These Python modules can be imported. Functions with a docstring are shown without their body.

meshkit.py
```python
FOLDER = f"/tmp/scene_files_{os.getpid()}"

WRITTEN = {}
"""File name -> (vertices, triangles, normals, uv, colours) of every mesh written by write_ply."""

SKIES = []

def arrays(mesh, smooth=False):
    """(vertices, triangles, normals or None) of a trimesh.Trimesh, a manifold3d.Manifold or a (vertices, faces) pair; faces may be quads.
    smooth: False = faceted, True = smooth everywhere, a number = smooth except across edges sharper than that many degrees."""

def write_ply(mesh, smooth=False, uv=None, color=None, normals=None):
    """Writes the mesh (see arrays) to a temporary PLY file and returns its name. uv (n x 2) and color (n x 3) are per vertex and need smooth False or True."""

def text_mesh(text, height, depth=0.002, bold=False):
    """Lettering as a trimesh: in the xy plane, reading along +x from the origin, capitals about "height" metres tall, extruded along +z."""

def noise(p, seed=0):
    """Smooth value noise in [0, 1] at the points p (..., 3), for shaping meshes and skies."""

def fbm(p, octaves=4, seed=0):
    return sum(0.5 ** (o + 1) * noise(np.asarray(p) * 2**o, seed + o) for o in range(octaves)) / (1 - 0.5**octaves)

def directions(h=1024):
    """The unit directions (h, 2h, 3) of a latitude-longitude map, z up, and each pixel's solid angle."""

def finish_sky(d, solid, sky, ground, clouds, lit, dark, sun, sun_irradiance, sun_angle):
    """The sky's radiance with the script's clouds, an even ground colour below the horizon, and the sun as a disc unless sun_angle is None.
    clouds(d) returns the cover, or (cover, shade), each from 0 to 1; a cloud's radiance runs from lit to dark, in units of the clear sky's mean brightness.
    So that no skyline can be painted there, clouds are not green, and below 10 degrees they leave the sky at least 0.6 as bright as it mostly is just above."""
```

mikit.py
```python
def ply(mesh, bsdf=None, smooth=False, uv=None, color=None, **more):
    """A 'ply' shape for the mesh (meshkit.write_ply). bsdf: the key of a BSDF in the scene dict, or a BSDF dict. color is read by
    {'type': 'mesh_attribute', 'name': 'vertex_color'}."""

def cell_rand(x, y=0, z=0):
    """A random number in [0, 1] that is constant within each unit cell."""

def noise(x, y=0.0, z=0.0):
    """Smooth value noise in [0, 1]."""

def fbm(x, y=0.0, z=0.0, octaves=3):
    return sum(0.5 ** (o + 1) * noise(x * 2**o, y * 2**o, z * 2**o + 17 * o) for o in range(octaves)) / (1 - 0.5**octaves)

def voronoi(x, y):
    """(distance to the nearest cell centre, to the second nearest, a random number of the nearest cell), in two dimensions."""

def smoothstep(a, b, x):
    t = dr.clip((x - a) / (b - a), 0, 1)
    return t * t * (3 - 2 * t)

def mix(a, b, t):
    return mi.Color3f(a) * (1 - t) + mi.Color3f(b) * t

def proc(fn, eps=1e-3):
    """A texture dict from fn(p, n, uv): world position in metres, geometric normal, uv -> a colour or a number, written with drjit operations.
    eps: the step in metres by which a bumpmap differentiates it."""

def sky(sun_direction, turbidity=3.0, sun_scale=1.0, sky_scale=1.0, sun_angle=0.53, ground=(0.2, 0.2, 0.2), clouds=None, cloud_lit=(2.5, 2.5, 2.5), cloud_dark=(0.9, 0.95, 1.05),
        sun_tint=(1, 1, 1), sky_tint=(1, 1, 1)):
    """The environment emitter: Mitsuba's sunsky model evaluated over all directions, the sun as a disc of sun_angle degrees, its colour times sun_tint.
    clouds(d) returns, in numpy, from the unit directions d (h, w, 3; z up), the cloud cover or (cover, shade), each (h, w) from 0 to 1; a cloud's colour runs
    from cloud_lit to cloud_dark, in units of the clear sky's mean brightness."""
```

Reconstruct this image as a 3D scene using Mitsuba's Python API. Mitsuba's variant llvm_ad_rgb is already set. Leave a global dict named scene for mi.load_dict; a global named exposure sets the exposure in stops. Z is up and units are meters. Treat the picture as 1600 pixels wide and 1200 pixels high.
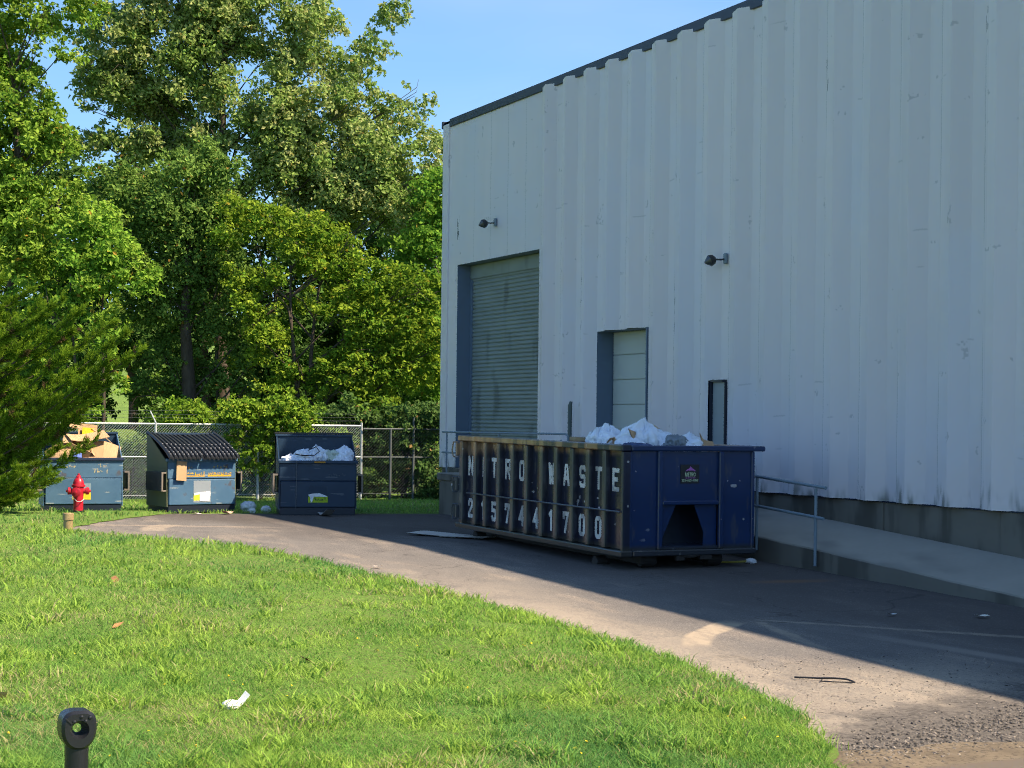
import math, numpy as np, trimesh, shapely.geometry as sg
import drjit as dr, mitsuba as mi
import meshkit, mikit
from mikit import noise, fbm, smoothstep, mix, cell_rand, proc

# ---------------------------------------------------------------- camera, sky, exposure
scene, labels = {}, {}
T = mi.ScalarTransform4f
PHI, ROLL, CAMH = math.atan(1232 / 2640), 0.012, 2.1
CAM = np.array([0, 0, CAMH])
FWD = np.array([math.sin(PHI), math.cos(PHI), 0.0])
RGT = np.array([math.cos(PHI), -math.sin(PHI), 0.0])
UPV = np.array([0, 0, math.cos(ROLL)]) - RGT * math.sin(ROLL)
scene['camera'] = {'type': 'perspective', 'fov': 2 * math.degrees(math.atan(800 / 2640)), 'fov_axis': 'x',
                   'to_world': T().look_at(origin=CAM.tolist(), target=(CAM + FWD).tolist(), up=UPV.tolist()),
                   'principal_point_offset_y': -55 / 1200, 'near_clip': 0.1, 'far_clip': 2000.0}
SUN = (0.46, -0.505, 0.755)
def thin_cloud(d):
    q = np.stack([d[..., 0] * 3.1, d[..., 1] * 3.1, d[..., 2] * 9], -1)
    n = meshkit.fbm(q + 7.3, 5, 3)
    return 0.16 * np.clip((n - 0.45) / 0.3, 0, 1) ** 1.5
scene['sky'] = mikit.sky(SUN, turbidity=3.0, clouds=thin_cloud, cloud_lit=(2.4, 2.4, 2.4), sky_tint=(0.71, 0.845, 0.92))
exposure = 2.7

# ---------------------------------------------------------------- mesh helpers
RS = np.random.RandomState
def cat(ms):
    V, F, o = [], [], 0
    for v, f in ms:
        V.append(np.asarray(v, float)); F.append(np.asarray(f, int) + o); o += len(v)
    return np.vstack(V), np.vstack(F)
BF = np.array([[0, 2, 1], [0, 3, 2], [4, 5, 6], [4, 6, 7], [0, 1, 5], [0, 5, 4], [1, 2, 6], [1, 6, 5], [2, 3, 7], [2, 7, 6], [3, 0, 4], [3, 4, 7]])
def box(a, b):
    (x0, y0, z0), (x1, y1, z1) = a, b
    return np.array([[x0, y0, z0], [x1, y0, z0], [x1, y1, z0], [x0, y1, z0], [x0, y0, z1], [x1, y0, z1], [x1, y1, z1], [x0, y1, z1]], float), BF
def cbox(a, b, c=0.008):
    a, b = np.array(a, float), np.array(b, float); c = min(c, 0.4 * (b - a).min()); P = []
    for k in range(3):
        for s in np.ndindex(2, 2, 2):
            q = np.where(s, b - c, a + c); q[k] = (b if s[k] else a)[k]; P.append(q)
    h = trimesh.convex.convex_hull(np.array(P)); return np.array(h.vertices), np.array(h.faces)
def hull(P):
    h = trimesh.convex.convex_hull(np.array(P, float)); return np.array(h.vertices), np.array(h.faces)
def tube(pts, r, n=8, cap=True):
    p = np.asarray(pts, float); r = np.broadcast_to(r, (len(p),)); t = np.gradient(p, axis=0)
    t /= np.linalg.norm(t, axis=1, keepdims=True) + 1e-12
    ref = np.array([0.3, 0.2, 1.0]) if abs(t[:, 2]).mean() < 0.8 else np.array([1.0, 0.2, 0.1])
    a = np.cross(t, ref); a /= np.linalg.norm(a, axis=1, keepdims=True); b = np.cross(t, a)
    g = np.arange(n) * 2 * np.pi / n
    V = (p[:, None] + r[:, None, None] * (np.cos(g)[None, :, None] * a[:, None] + np.sin(g)[None, :, None] * b[:, None])).reshape(-1, 3)
    F = []
    for i in range(len(p) - 1):
        for j in range(n):
            k = (j + 1) % n; F += [[i * n + j, i * n + k, (i + 1) * n + k], [i * n + j, (i + 1) * n + k, (i + 1) * n + j]]
    if cap:
        V = np.vstack([V, p[0], p[-1]]); m = len(p) * n
        for j in range(n):
            k = (j + 1) % n; F += [[m, k, j], [m + 1, m - n + j, m - n + k]]
    return V, np.array(F)
def lathe(prof, n=20, c=(0, 0, 0), axis='z'):
    g = np.arange(n) * 2 * np.pi / n; V, F = [], []
    for r, z in prof: V.append(np.stack([r * np.cos(g), r * np.sin(g), np.full(n, z)], 1))
    for i in range(len(prof) - 1):
        for j in range(n):
            k = (j + 1) % n; F += [[i * n + j, i * n + k, (i + 1) * n + k], [i * n + j, (i + 1) * n + k, (i + 1) * n + j]]
    V = np.vstack(V); F = np.array(F)
    if axis == 'x': V = V[:, [2, 0, 1]]
    if axis == 'y': V = V[:, [1, 2, 0]]
    return V + np.array(c), F
def sheet(rows):                                   # grid of points -> mesh
    P = np.asarray(rows, float); a, b = P.shape[:2]; i, j = np.meshgrid(np.arange(a - 1), np.arange(b - 1), indexing='ij')
    q = np.stack([i * b + j, i * b + j + 1, (i + 1) * b + j + 1, (i + 1) * b + j], -1).reshape(-1, 4)
    return P.reshape(-1, 3), np.vstack([q[:, [0, 1, 2]], q[:, [0, 2, 3]]])
def extrude(poly, h):
    m = trimesh.creation.extrude_polygon(sg.Polygon(*poly) if isinstance(poly, tuple) else sg.Polygon(poly), h, engine='earcut'); return np.array(m.vertices), np.array(m.faces)
def rotz(a): c, s = math.cos(a), math.sin(a); return np.array([[c, -s, 0], [s, c, 0], [0, 0, 1.0]])
def rot(ax, ay, az):
    cx, sx, cy, sy = math.cos(ax), math.sin(ax), math.cos(ay), math.sin(ay)
    return rotz(az) @ np.array([[cy, 0, sy], [0, 1, 0], [-sy, 0, cy]]) @ np.array([[1, 0, 0], [0, cx, -sx], [0, sx, cx]])
def xf(m, R=None, t=(0, 0, 0)):
    v = np.asarray(m[0], float); v = v if R is None else v @ np.asarray(R).T
    return v + np.array(t), m[1]
COL = np.array
def put(name, mesh, mat, parent=None, smooth=False, color=None, label=None, cat_=None, group=None, kind=None):
    base = name if parent is None else parent + '__' + name; key, k = base, 0
    while key in scene or key in labels: k += 1; key = f'{base}_{k:03d}'
    if color is not None and np.ndim(color) == 1: color = np.tile(np.asarray(color, float), (len(mesh[0]), 1))
    if color is not None and smooth not in (True, False): smooth = False
    scene[key] = mikit.ply(mesh, mat, smooth=smooth, color=color); tag(key, label, cat_, group, kind); return key
def tag(key, label=None, cat_=None, group=None, kind=None):
    d = {a: b for a, b in (('label', label), ('category', cat_), ('group', group), ('kind', kind)) if b}
    if d: labels[key] = d
def thing(name, label, cat_, group=None):
    key, k = name, 0
    while key in labels or key in scene: k += 1; key = f'{name}_{k:03d}'
    tag(key, label, cat_, group); return key
def gz(y): y = np.asarray(y, float); return np.minimum(0.0, 0.018 * (y - 26)) - 0.2 * np.clip((y - 37) / 7, 0, 1)
def gp(x, y, dz=0.0): return np.array([x, y, float(gz(y)) + dz])

# ---------------------------------------------------------------- materials
def princ(c, rough=0.6, **k): return {'type': 'twosided', 'b': {'type': 'principled', 'base_color': ({'type': 'rgb', 'value': list(c)} if not isinstance(c, dict) else c), 'roughness': rough, **k}}
VC = {'type': 'mesh_attribute', 'name': 'vertex_color'}
scene['m_leaf'] = {'type': 'principledthin', 'base_color': VC, 'roughness': 0.38, 'diff_trans': 0.72, 'eta': 1.5}
scene['m_grass'] = {'type': 'principledthin', 'base_color': VC, 'roughness': 0.45, 'diff_trans': 0.75, 'eta': 1.4}
scene['m_matte'] = princ(VC, 0.8, specular=0.3)
scene['m_gloss'] = princ(VC, 0.32, specular=0.5)
scene['m_bag'] = princ(VC, 0.38, specular=0.5)
scene['m_steel'] = princ((0.50, 0.53, 0.53), 0.5, metallic=0.3)
scene['m_steel_shaded'] = princ((0.085, 0.10, 0.105), 0.6)  # gate posts in shade, put into a darker steel colour; barbed wire shares it
scene['m_rail'] = princ((0.16, 0.21, 0.25), 0.5)
scene['m_black'] = princ((0.018, 0.02, 0.024), 0.4, specular=0.5)
scene['m_post'] = princ((0.012, 0.013, 0.016), 0.38, specular=0.5)
scene['m_red'] = princ((0.42, 0.012, 0.03), 0.36, clearcoat=0.3)

def f_wall(p, n, uv):
    streak = fbm(p.y * 2.3, p.z * 0.22, 3.0, 3); blot = fbm(p.y * 0.6, p.z * 0.45, 1.0, 3)
    pan = cell_rand(dr.floor((p.y + 0.35) / 0.945), 4)
    c = mix((0.60, 0.545, 0.545), (0.695, 0.63, 0.625), streak * 0.6 + pan * 0.4)
    c = mix(c, (0.60, 0.58, 0.62), smoothstep(0.50, 0.72, blot) * 0.6)
    seam = fbm(p.y * 9, p.z * 2.2, 5.0, 3)
    sy = dr.abs((p.y + 0.03 + 0.9425 * 40 - 32.8) / 0.9425 - dr.round((p.y + 0.03 + 0.9425 * 40 - 32.8) / 0.9425))
    spot = smoothstep(0.80, 0.86, noise(p.y * 1.3 + 3, p.z * 0.9, 9.0)) * smoothstep(0.60, 0.72, noise(p.y * 22, p.z * 9, 2.0)) * smoothstep(0.10, 0.02, sy) * smoothstep(1.5, 6.0, p.z)
    dent = smoothstep(0.90, 0.93, noise(p.y * 4.1, p.z * 4.6, 21.0)) * smoothstep(0.55, 0.75, noise(p.y * 29, p.z * 25, 8.0))
    scr = smoothstep(0.87, 0.91, noise(p.y * 1.9 + 8, p.z * 1.5, 31.0)) * smoothstep(0.018, 0.006, dr.abs(p.z - 0.015 * dr.sin(p.y * 7) - 0.55 * dr.round(p.z / 0.55)))
    c = mix(c, (0.22, 0.22, 0.22), dr.clip(dent * 0.7 + scr * 0.5, 0, 1) * 0.55)
    c = mix(c, (0.40, 0.40, 0.40), smoothstep(0.016, 0.005, sy) * 0.75 * smoothstep(0.35, 0.6, noise(p.y * 0.7, p.z * 0.5, 3.0)))
    low = smoothstep(1.22, 0.92, p.z + (noise(p.y * 6, 3.0) - 0.5) * 0.35) * smoothstep(0.4, 0.75, seam)
    c = mix(c, (0.06, 0.065, 0.07), spot * 0.9)
    return mix(c, (0.13, 0.14, 0.12), low * 0.85)
scene['m_wall'] = {'type': 'twosided', 'b': {'type': 'principled', 'base_color': proc(f_wall), 'roughness': 0.42, 'specular': 0.4}}
def f_conc(p, n, uv):
    s = fbm(p.x * 1.4 + 5, p.y * 1.4, p.z * 1.4, 4); g = fbm(p.x * 30, p.y * 30, p.z * 30, 2)
    run = fbm(p.x * 4 + p.y * 4.0, p.z * 0.8, 2.0, 4) * 0.6 + fbm(p.y * 1.3, p.z * 1.6, 0.0, 4) * 0.4
    c = mix((0.22, 0.203, 0.172), (0.33, 0.30, 0.25), s * 0.75 + g * 0.25)
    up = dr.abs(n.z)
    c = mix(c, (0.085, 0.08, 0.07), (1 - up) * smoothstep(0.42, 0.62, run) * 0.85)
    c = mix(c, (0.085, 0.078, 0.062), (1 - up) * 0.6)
    return mix(c, (0.12, 0.115, 0.105), up * smoothstep(0.5, 0.75, fbm(p.x * 0.9, p.y * 0.5, 7.0, 4)) * 0.6)
scene['m_conc'] = princ(proc(f_conc), 0.85, specular=0.2)
def f_asph(p, n, uv):
    x, y = p.x, p.y
    t = y - 17.0
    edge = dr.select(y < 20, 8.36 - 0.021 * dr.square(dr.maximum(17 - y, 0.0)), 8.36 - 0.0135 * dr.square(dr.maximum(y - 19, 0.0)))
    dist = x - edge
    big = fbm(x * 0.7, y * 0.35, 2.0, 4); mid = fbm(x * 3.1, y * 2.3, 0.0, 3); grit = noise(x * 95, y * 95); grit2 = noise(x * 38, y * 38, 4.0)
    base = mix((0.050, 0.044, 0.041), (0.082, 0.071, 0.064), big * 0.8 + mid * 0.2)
    dust_sunlit = smoothstep(4.6, 1.2, dist + (big - 0.5) * 2.4)  # lawn-edge dust; also colours the sunlit side paler, the building-shadow side darker
    c = mix(base, mix((0.103, 0.096, 0.091), (0.148, 0.135, 0.123), mid), dust_sunlit)
    c = mix(c, (0.22, 0.185, 0.15), smoothstep(0.50, 0.8, fbm(x * 3.2 + 3, y * 0.9, 5.0, 4)) * 0.55 * (0.15 + 0.85 * dust_sunlit))
    c = mix(c, (0.06, 0.053, 0.05), smoothstep(0.55, 0.85, grit) * 0.5)
    c = mix(c, c * 1.5, smoothstep(0.62, 0.9, noise(x * 60 + 7, y * 60)) * 0.6)
    v1, v2, vr = mikit.voronoi(x * 0.42 + (mid - 0.5) * 0.5, y * 0.42 + (big - 0.5) * 0.8)
    c = mix(c, (0.03, 0.027, 0.025), smoothstep(0.022, 0.006, v2 - v1) * 0.5 * smoothstep(0.45, 0.6, noise(x * 0.8, y * 0.8, 8.0)))
    sand = smoothstep(1.5, 0.0, dist + (big - 0.5) * 2.2 + (mid - 0.5) * 0.7) * smoothstep(27.0, 17.0, y)
    front = smoothstep(13.6, 11.8, y + (big - 0.5) * 3.0 + (x - 9) * -0.15) * smoothstep(11.6, 10.0, x + (mid - 0.5))
    s2 = dr.clip(sand + front, 0, 1) * (0.45 + 0.55 * smoothstep(0.25, 0.6, mid * 0.6 + grit2 * 0.4))
    c = mix(c, (0.29, 0.245, 0.19), s2 * 0.68)
    c = mix(c, (0.07, 0.06, 0.052), smoothstep(0.70, 0.9, grit2) * front * 0.75)
    def seg(ax, ay, bx, by, w):
        L = math.hypot(bx - ax, by - ay); ux, uy = (bx - ax) / L, (by - ay) / L; s = (x - ax) * ux + (y - ay) * uy
        return smoothstep(w, w * 0.4, dr.abs((y - ay) * ux - (x - ax) * uy) + (mid - 0.5) * 0.1) * smoothstep(0.0, 0.3, s) * smoothstep(L, L * 0.5, s)
    def arc(cx, cy, r, w, a0, a1):
        dx, dy = x - cx, y - cy; rr = dr.abs(dr.sqrt(dx * dx + dy * dy) - r); a = dr.atan2(dy, dx)
        return smoothstep(w, w * 0.6, rr + (mid - 0.5) * 0.08) * smoothstep(a0, a0 + 0.12, a) * smoothstep(a1, a1 - 0.12, a)
    mk = arc(13.2, 12.2, 4.95, 0.19, 2.12, 2.62) + 0.5 * seg(10.75, 16.4, 10.1, 13.9, 0.12) + 0.45 * seg(10.7, 16.5, 14.0, 13.2, 0.10) + 0.5 * arc(9.6, 30.3, 2.5, 0.3, 2.3, 3.14)
    mk = mk * (0.6 + 0.4 * smoothstep(0.3, 0.6, noise(x * 16, y * 5)))
    c = mix(c, (0.34, 0.275, 0.20), dr.clip(mk * 1.15, 0, 1) * 0.75)
    long = smoothstep(0.22, 0.05, dr.abs(x - 11.7 + (y - 13) * 0.22)) * smoothstep(16, 13.5, y)
    c = mix(c, (0.20, 0.175, 0.15), long * 0.6)
    c = mix(c, (0.30, 0.24, 0.18), 0.55 * smoothstep(0.16, 0.05, dr.abs(y - 31.6 + (x - 8) * 0.5)) * smoothstep(5.5, 7.0, x) * smoothstep(10, 8.6, x))
    rub = smoothstep(11.45, 10.75, y - (x - 8.6) * 0.42 + (mid - 0.5) * 1.1)
    c = mix(c, mix((0.045, 0.041, 0.038), (0.13, 0.115, 0.10), grit2), rub * 0.92)
    rust = smoothstep(0.55, 0.0, dr.sqrt(dr.square((x - 13.4) / 1.6) + dr.square((y - 19.7) / 0.5)) - 0.3 + mid * 0.5)
    return mix(c, (0.17, 0.085, 0.04), rust * 0.5)
def h_asph(p, n, uv): return 0.004 * noise(p.x * 70, p.y * 70) + 0.006 * noise(p.x * 26, p.y * 26, 3.0)
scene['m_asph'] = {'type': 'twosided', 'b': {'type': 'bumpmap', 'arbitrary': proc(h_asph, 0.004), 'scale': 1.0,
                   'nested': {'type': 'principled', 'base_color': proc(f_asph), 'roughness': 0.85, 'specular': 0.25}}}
def f_soil(p, n, uv):
    a = fbm(p.x * 0.8, p.y * 0.8, 0.0, 4); b = noise(p.x * 40, p.y * 40)
    c = mix((0.06, 0.115, 0.022), (0.11, 0.18, 0.035), a)
    return mix(c, (0.10, 0.075, 0.045), smoothstep(0.5, 0.8, b) * 0.5)
scene['m_soil'] = princ(proc(f_soil), 0.9, specular=0.1)
def f_mud(p, n, uv): return mix(mix((0.10, 0.078, 0.052), (0.20, 0.158, 0.105), fbm(p.x * 5, p.y * 5, 1.0, 4)), (0.055, 0.045, 0.035), smoothstep(0.6, 0.8, noise(p.x * 45, p.y * 45)) * 0.6)
scene['m_mud'] = princ(proc(f_mud), 0.7, specular=0.3)
scene['m_puddle'] = princ((0.155, 0.112, 0.062), 0.05, specular=0.5)
def f_cont(p, n, uv):
    s = fbm(p.x * 5, p.y * 5, p.z * 1.2, 4); far = smoothstep(24.5, 27.3, p.y); st = fbm(p.y * 21, p.z * 1.1, p.x * 3, 3); top = smoothstep(1.38, 1.62, p.z - 0.30 + far * 0.34 + (st - 0.5) * 0.5)
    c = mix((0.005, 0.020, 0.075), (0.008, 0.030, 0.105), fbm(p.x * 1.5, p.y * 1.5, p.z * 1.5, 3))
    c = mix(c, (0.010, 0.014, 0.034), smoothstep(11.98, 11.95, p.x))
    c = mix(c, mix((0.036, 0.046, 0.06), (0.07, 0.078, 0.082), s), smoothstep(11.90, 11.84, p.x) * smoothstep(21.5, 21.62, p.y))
    c = mix(c, (0.075, 0.075, 0.075), smoothstep(0.62, 0.78, fbm(p.x * 9, p.y * 9, p.z * 2.2, 4)) * 0.45)
    rust = dr.clip(top * smoothstep(21.9, 24.5, p.y) * 1.1 + smoothstep(1.55, 1.66, p.z) * smoothstep(0.42, 0.55, s) * smoothstep(21.5, 22.2, p.y), 0, 1)
    c = mix(c, mix((0.22, 0.115, 0.055), (0.34, 0.25, 0.16), noise(p.y * 11, p.z * 5, p.x * 9)), rust * (0.45 + 0.5 * smoothstep(0.35, 0.6, s)))
    chip = smoothstep(0.86, 0.9, noise(p.x * 14, p.y * 14, p.z * 14)) * smoothstep(0.6, 0.72, noise(p.x * 3.5, p.y * 3.5, p.z * 3.5))
    c = mix(c, (0.40, 0.40, 0.42), chip * 0.8)
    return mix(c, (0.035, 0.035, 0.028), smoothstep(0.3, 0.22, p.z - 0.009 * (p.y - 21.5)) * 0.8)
scene['m_cont'] = {'type': 'twosided', 'b': {'type': 'principled', 'base_color': proc(f_cont), 'roughness': 0.2, 'specular': 0.55, 'clearcoat': 0.25, 'clearcoat_gloss': 0.9}}
def f_dump(p, n, uv):
    a = fbm(p.x * 3, p.y * 3, p.z * 3, 4); sc = noise(p.x * 4.0, p.y * 4.0, p.z * 26); c = mix((0.05, 0.12, 0.215), (0.085, 0.17, 0.27), a)
    c = mix(c, (0.34, 0.38, 0.38), smoothstep(0.72, 0.8, sc) * smoothstep(0.5, 0.7, noise(p.x * 6, p.y * 6, p.z * 5)) * 0.7)
    return mix(c, (0.10, 0.06, 0.035), smoothstep(0.68, 0.8, fbm(p.x * 8, p.y * 8, p.z * 5, 3)) * 0.6)
scene['m_dump'] = princ(proc(f_dump), 0.45, specular=0.4)
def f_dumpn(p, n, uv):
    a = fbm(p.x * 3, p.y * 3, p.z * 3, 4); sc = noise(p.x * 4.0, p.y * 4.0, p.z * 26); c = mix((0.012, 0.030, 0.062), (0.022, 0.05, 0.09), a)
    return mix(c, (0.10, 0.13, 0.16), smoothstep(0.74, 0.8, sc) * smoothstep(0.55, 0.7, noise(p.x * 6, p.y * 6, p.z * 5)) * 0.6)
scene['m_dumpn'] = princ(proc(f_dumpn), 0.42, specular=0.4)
scene['m_olive_bounce'] = princ((0.11, 0.125, 0.07), 0.6)  # shaded blue side with green grass bounce, put into the side colour
def f_bark(p, n, uv): return mix((0.045, 0.035, 0.027), (0.13, 0.105, 0.085), fbm(p.x * 9, p.y * 9, p.z * 2.5, 4))
scene['m_bark'] = princ(proc(f_bark), 0.9, specular=0.1)
def f_card(p, n, uv): return mix((0.40, 0.25, 0.135), (0.52, 0.35, 0.20), fbm(p.x * 4, p.y * 4, p.z * 4, 3))
scene['m_card'] = princ(proc(f_card), 0.85, specular=0.2)

# ---------------------------------------------------------------- ground, driveway, lawn
EY = [-12, 4, 7, 8.5, 9.66, 10.4, 11.08, 12, 13.05, 14.54, 15.76, 17.9, 20.6, 23.78, 25.9, 28.9, 29.9, 31, 32, 33.5, 35, 35.7]
EX = [4.0, 5.4, 6.0, 6.55, 7.04, 7.42, 7.76, 8.05, 8.18, 8.35, 8.37, 8.38, 8.25, 8.0, 7.62, 6.28, 5.72, 5.6, 6.0, 6.9, 8.0, 8.7]
def edge(y): return np.interp(y, EY, EX) + 0.05 * np.sin(np.asarray(y) * 5.1) + 0.04 * np.sin(np.asarray(y) * 11.3 + 1)
def hill(x, y):
    r = np.maximum(0, y - 48.5); return np.interp(r, [0, 15, 60, 130, 400], [0, 1.75, 2.6, 6.0, 30.0])
gx = np.concatenate([[-400, -200, -100, -60], np.linspace(-40, 60, 41), [100, 200, 400]]); gy = np.concatenate([[-300, -100, -40], np.linspace(-20, 120, 71), [160, 220, 300, 420]])
GX, GY = np.meshgrid(gx, gy)
put('ground', sheet(np.stack([GX, GY, np.maximum(gz(GY), -0.9) + hill(GX, GY) - 0.015], -1)), 'm_soil', smooth=True, kind='structure')
ys = np.linspace(-12, 35.7, 240); rows = []
for y in ys:
    xr = 15.2 if y < 27 else 15.2 if y < 34.3 else 14.4 - (y - 34.3) * 4.07
    rows.append([(x, y, gz(y)) for x in np.linspace(edge(y), max(xr, edge(y) + 0.02), 24)])
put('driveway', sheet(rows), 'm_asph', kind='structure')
rng = RS(5); rows = []
for y in np.linspace(-12, 35.7, 240):
    e = edge(y) + 0.03; q = e - np.concatenate([[0, .1, .3, .6, 1, 1.5], np.linspace(2, 45, 40)])
    rows.append([(x, y, gz(y) + 0.012 + 0.05 * min(1, (e - x) / 0.6) + 0.05 * meshkit.noise(np.array([x * .8, y * .8, 0])) * min(1, (e - x))) for x in q])
put('lawn', sheet([r[::-1] for r in rows]), 'm_soil', smooth=True, kind='structure')
# broken edge: mud patch and puddle
def blob(cx, cy, rx, ry, n=40, s=0, w=0.12):
    a = np.arange(n) * 2 * np.pi / n; k = 1 + w * (np.sin(3 * a + s) + 0.6 * np.sin(5 * a + 2 * s) + 0.4 * np.sin(9 * a + s))
    return np.stack([cx + rx * k * np.cos(a), cy + ry * k * np.sin(a)], 1)
def flat_patch(P, dz):
    c = P.mean(0); V = [[c[0], c[1], gz(c[1]) + dz]] + [[x, y, gz(y) + dz] for x, y in c + (P - c) * 0.6] + [[x, y, gz(y) + dz] for x, y in P]; n = len(P); F = []
    for i in range(n):
        j = (i + 1) % n; F += [[0, 1 + i, 1 + j], [1 + i, 1 + n + i, 1 + n + j], [1 + i, 1 + n + j, 1 + j]]
    return np.array(V), np.array(F)
put('mud', flat_patch(blob(8.15, 9.15, 1.35, 0.98, n=90, s=1, w=0.11), 0.004), 'm_mud', kind='structure')
P = blob(8.3, 9.0, 1.05, 0.82, s=2, w=0.05); zc = float(gz(9.0)) + 0.012
put('puddle', (np.vstack([[[8.35, 9.0, zc]], np.c_[P, np.full(len(P), zc)]]), np.array([[0, 1 + i, 1 + (i + 1) % len(P)] for i in range(len(P))])), 'm_puddle', kind='structure')
def rocks(pts, rad, seed, cols):
    rng = RS(seed); b = trimesh.creation.icosphere(0); V, F, C = [], [], []; bv, bf = np.array(b.vertices), np.array(b.faces)
    for i, (p, r) in enumerate(zip(pts, rad)):
        v = bv * (0.65 + 0.6 * rng.rand(len(bv), 1)) * r * np.array([1, 0.8, 0.55]); V.append(v @ rotz(rng.rand() * 6).T + p); F.append(bf + i * len(bv))
        C.append(np.tile(cols[rng.randint(len(cols))] * (0.75 + 0.5 * rng.rand()), (len(bv), 1)))
    return (np.vstack(V), np.vstack(F)), np.vstack(C)
rng = RS(11); pts, rad = [], []
while len(pts) < 4200:
    k = rng.rand()
    if k < 0.12:
        x, y = 7.0 + 2.6 * rng.rand(), 9.7 + 0.5 * rng.rand(); r = 0.004 + 0.012 * rng.rand() ** 2
    elif k < 0.72:
        x = 7.3 + 2.9 * rng.rand(); y = 10.05 + 0.30 * (x - 7.6) + rng.randn() * 0.22; r = 0.004 + 0.014 * rng.rand() ** 3
    else:
        x, y = 8.2 + 3.2 * rng.rand(), 10.3 + 3.6 * rng.rand(); r = 0.003 + 0.010 * rng.rand() ** 3
    if x < edge(y) + 0.05: continue
    pts.append([x, y, gz(y) + r * 0.25]); rad.append(r)
m, c = rocks(pts, rad, 12, [COL([.10, .09, .08]), COL([.18, .16, .14]), COL([.06, .055, .05]), COL([.26, .22, .18]), COL([.05, .045, .04])])
put('gravel', m, 'm_matte', color=c, kind='stuff', label='loose broken asphalt and gravel along the crumbled driveway edge', cat_='gravel')

# ---------------------------------------------------------------- warehouse
W = thing('warehouse', 'large white metal-sided warehouse in shade with a dark roof edge, right half of the photo', 'warehouse')
RIB = [32.80 - 0.9425 * n for n in range(0, 24)]           # far edge of every crest
def profile(y):                                            # one period: crest then trough, going to smaller y
    return [(y, 16.0), (y - 0.015, 15.95), (y - 0.36, 15.84), (y - 0.64, 16.0)]
ZB, ZT = 0.92, 9.265
def span(y1, y0, z0, z1, rib=None):                        # wall skin between y1 > y0
    pr = [(y1, 16.0)] + ([q for q in profile(rib) if y0 < q[0] < y1] if rib else []) + [(y0, 16.0)]
    zs = [z0, z1]; return sheet([[(x, y, z) for y, x in pr] for z in zs])
OPEN = [(32.98, 37.49, 0.92, 5.80), (28.14, 30.26, 0.92, 3.89), (25.36, 25.78, 0.75, 2.83)]
scene_wall = W + '__wall'
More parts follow.
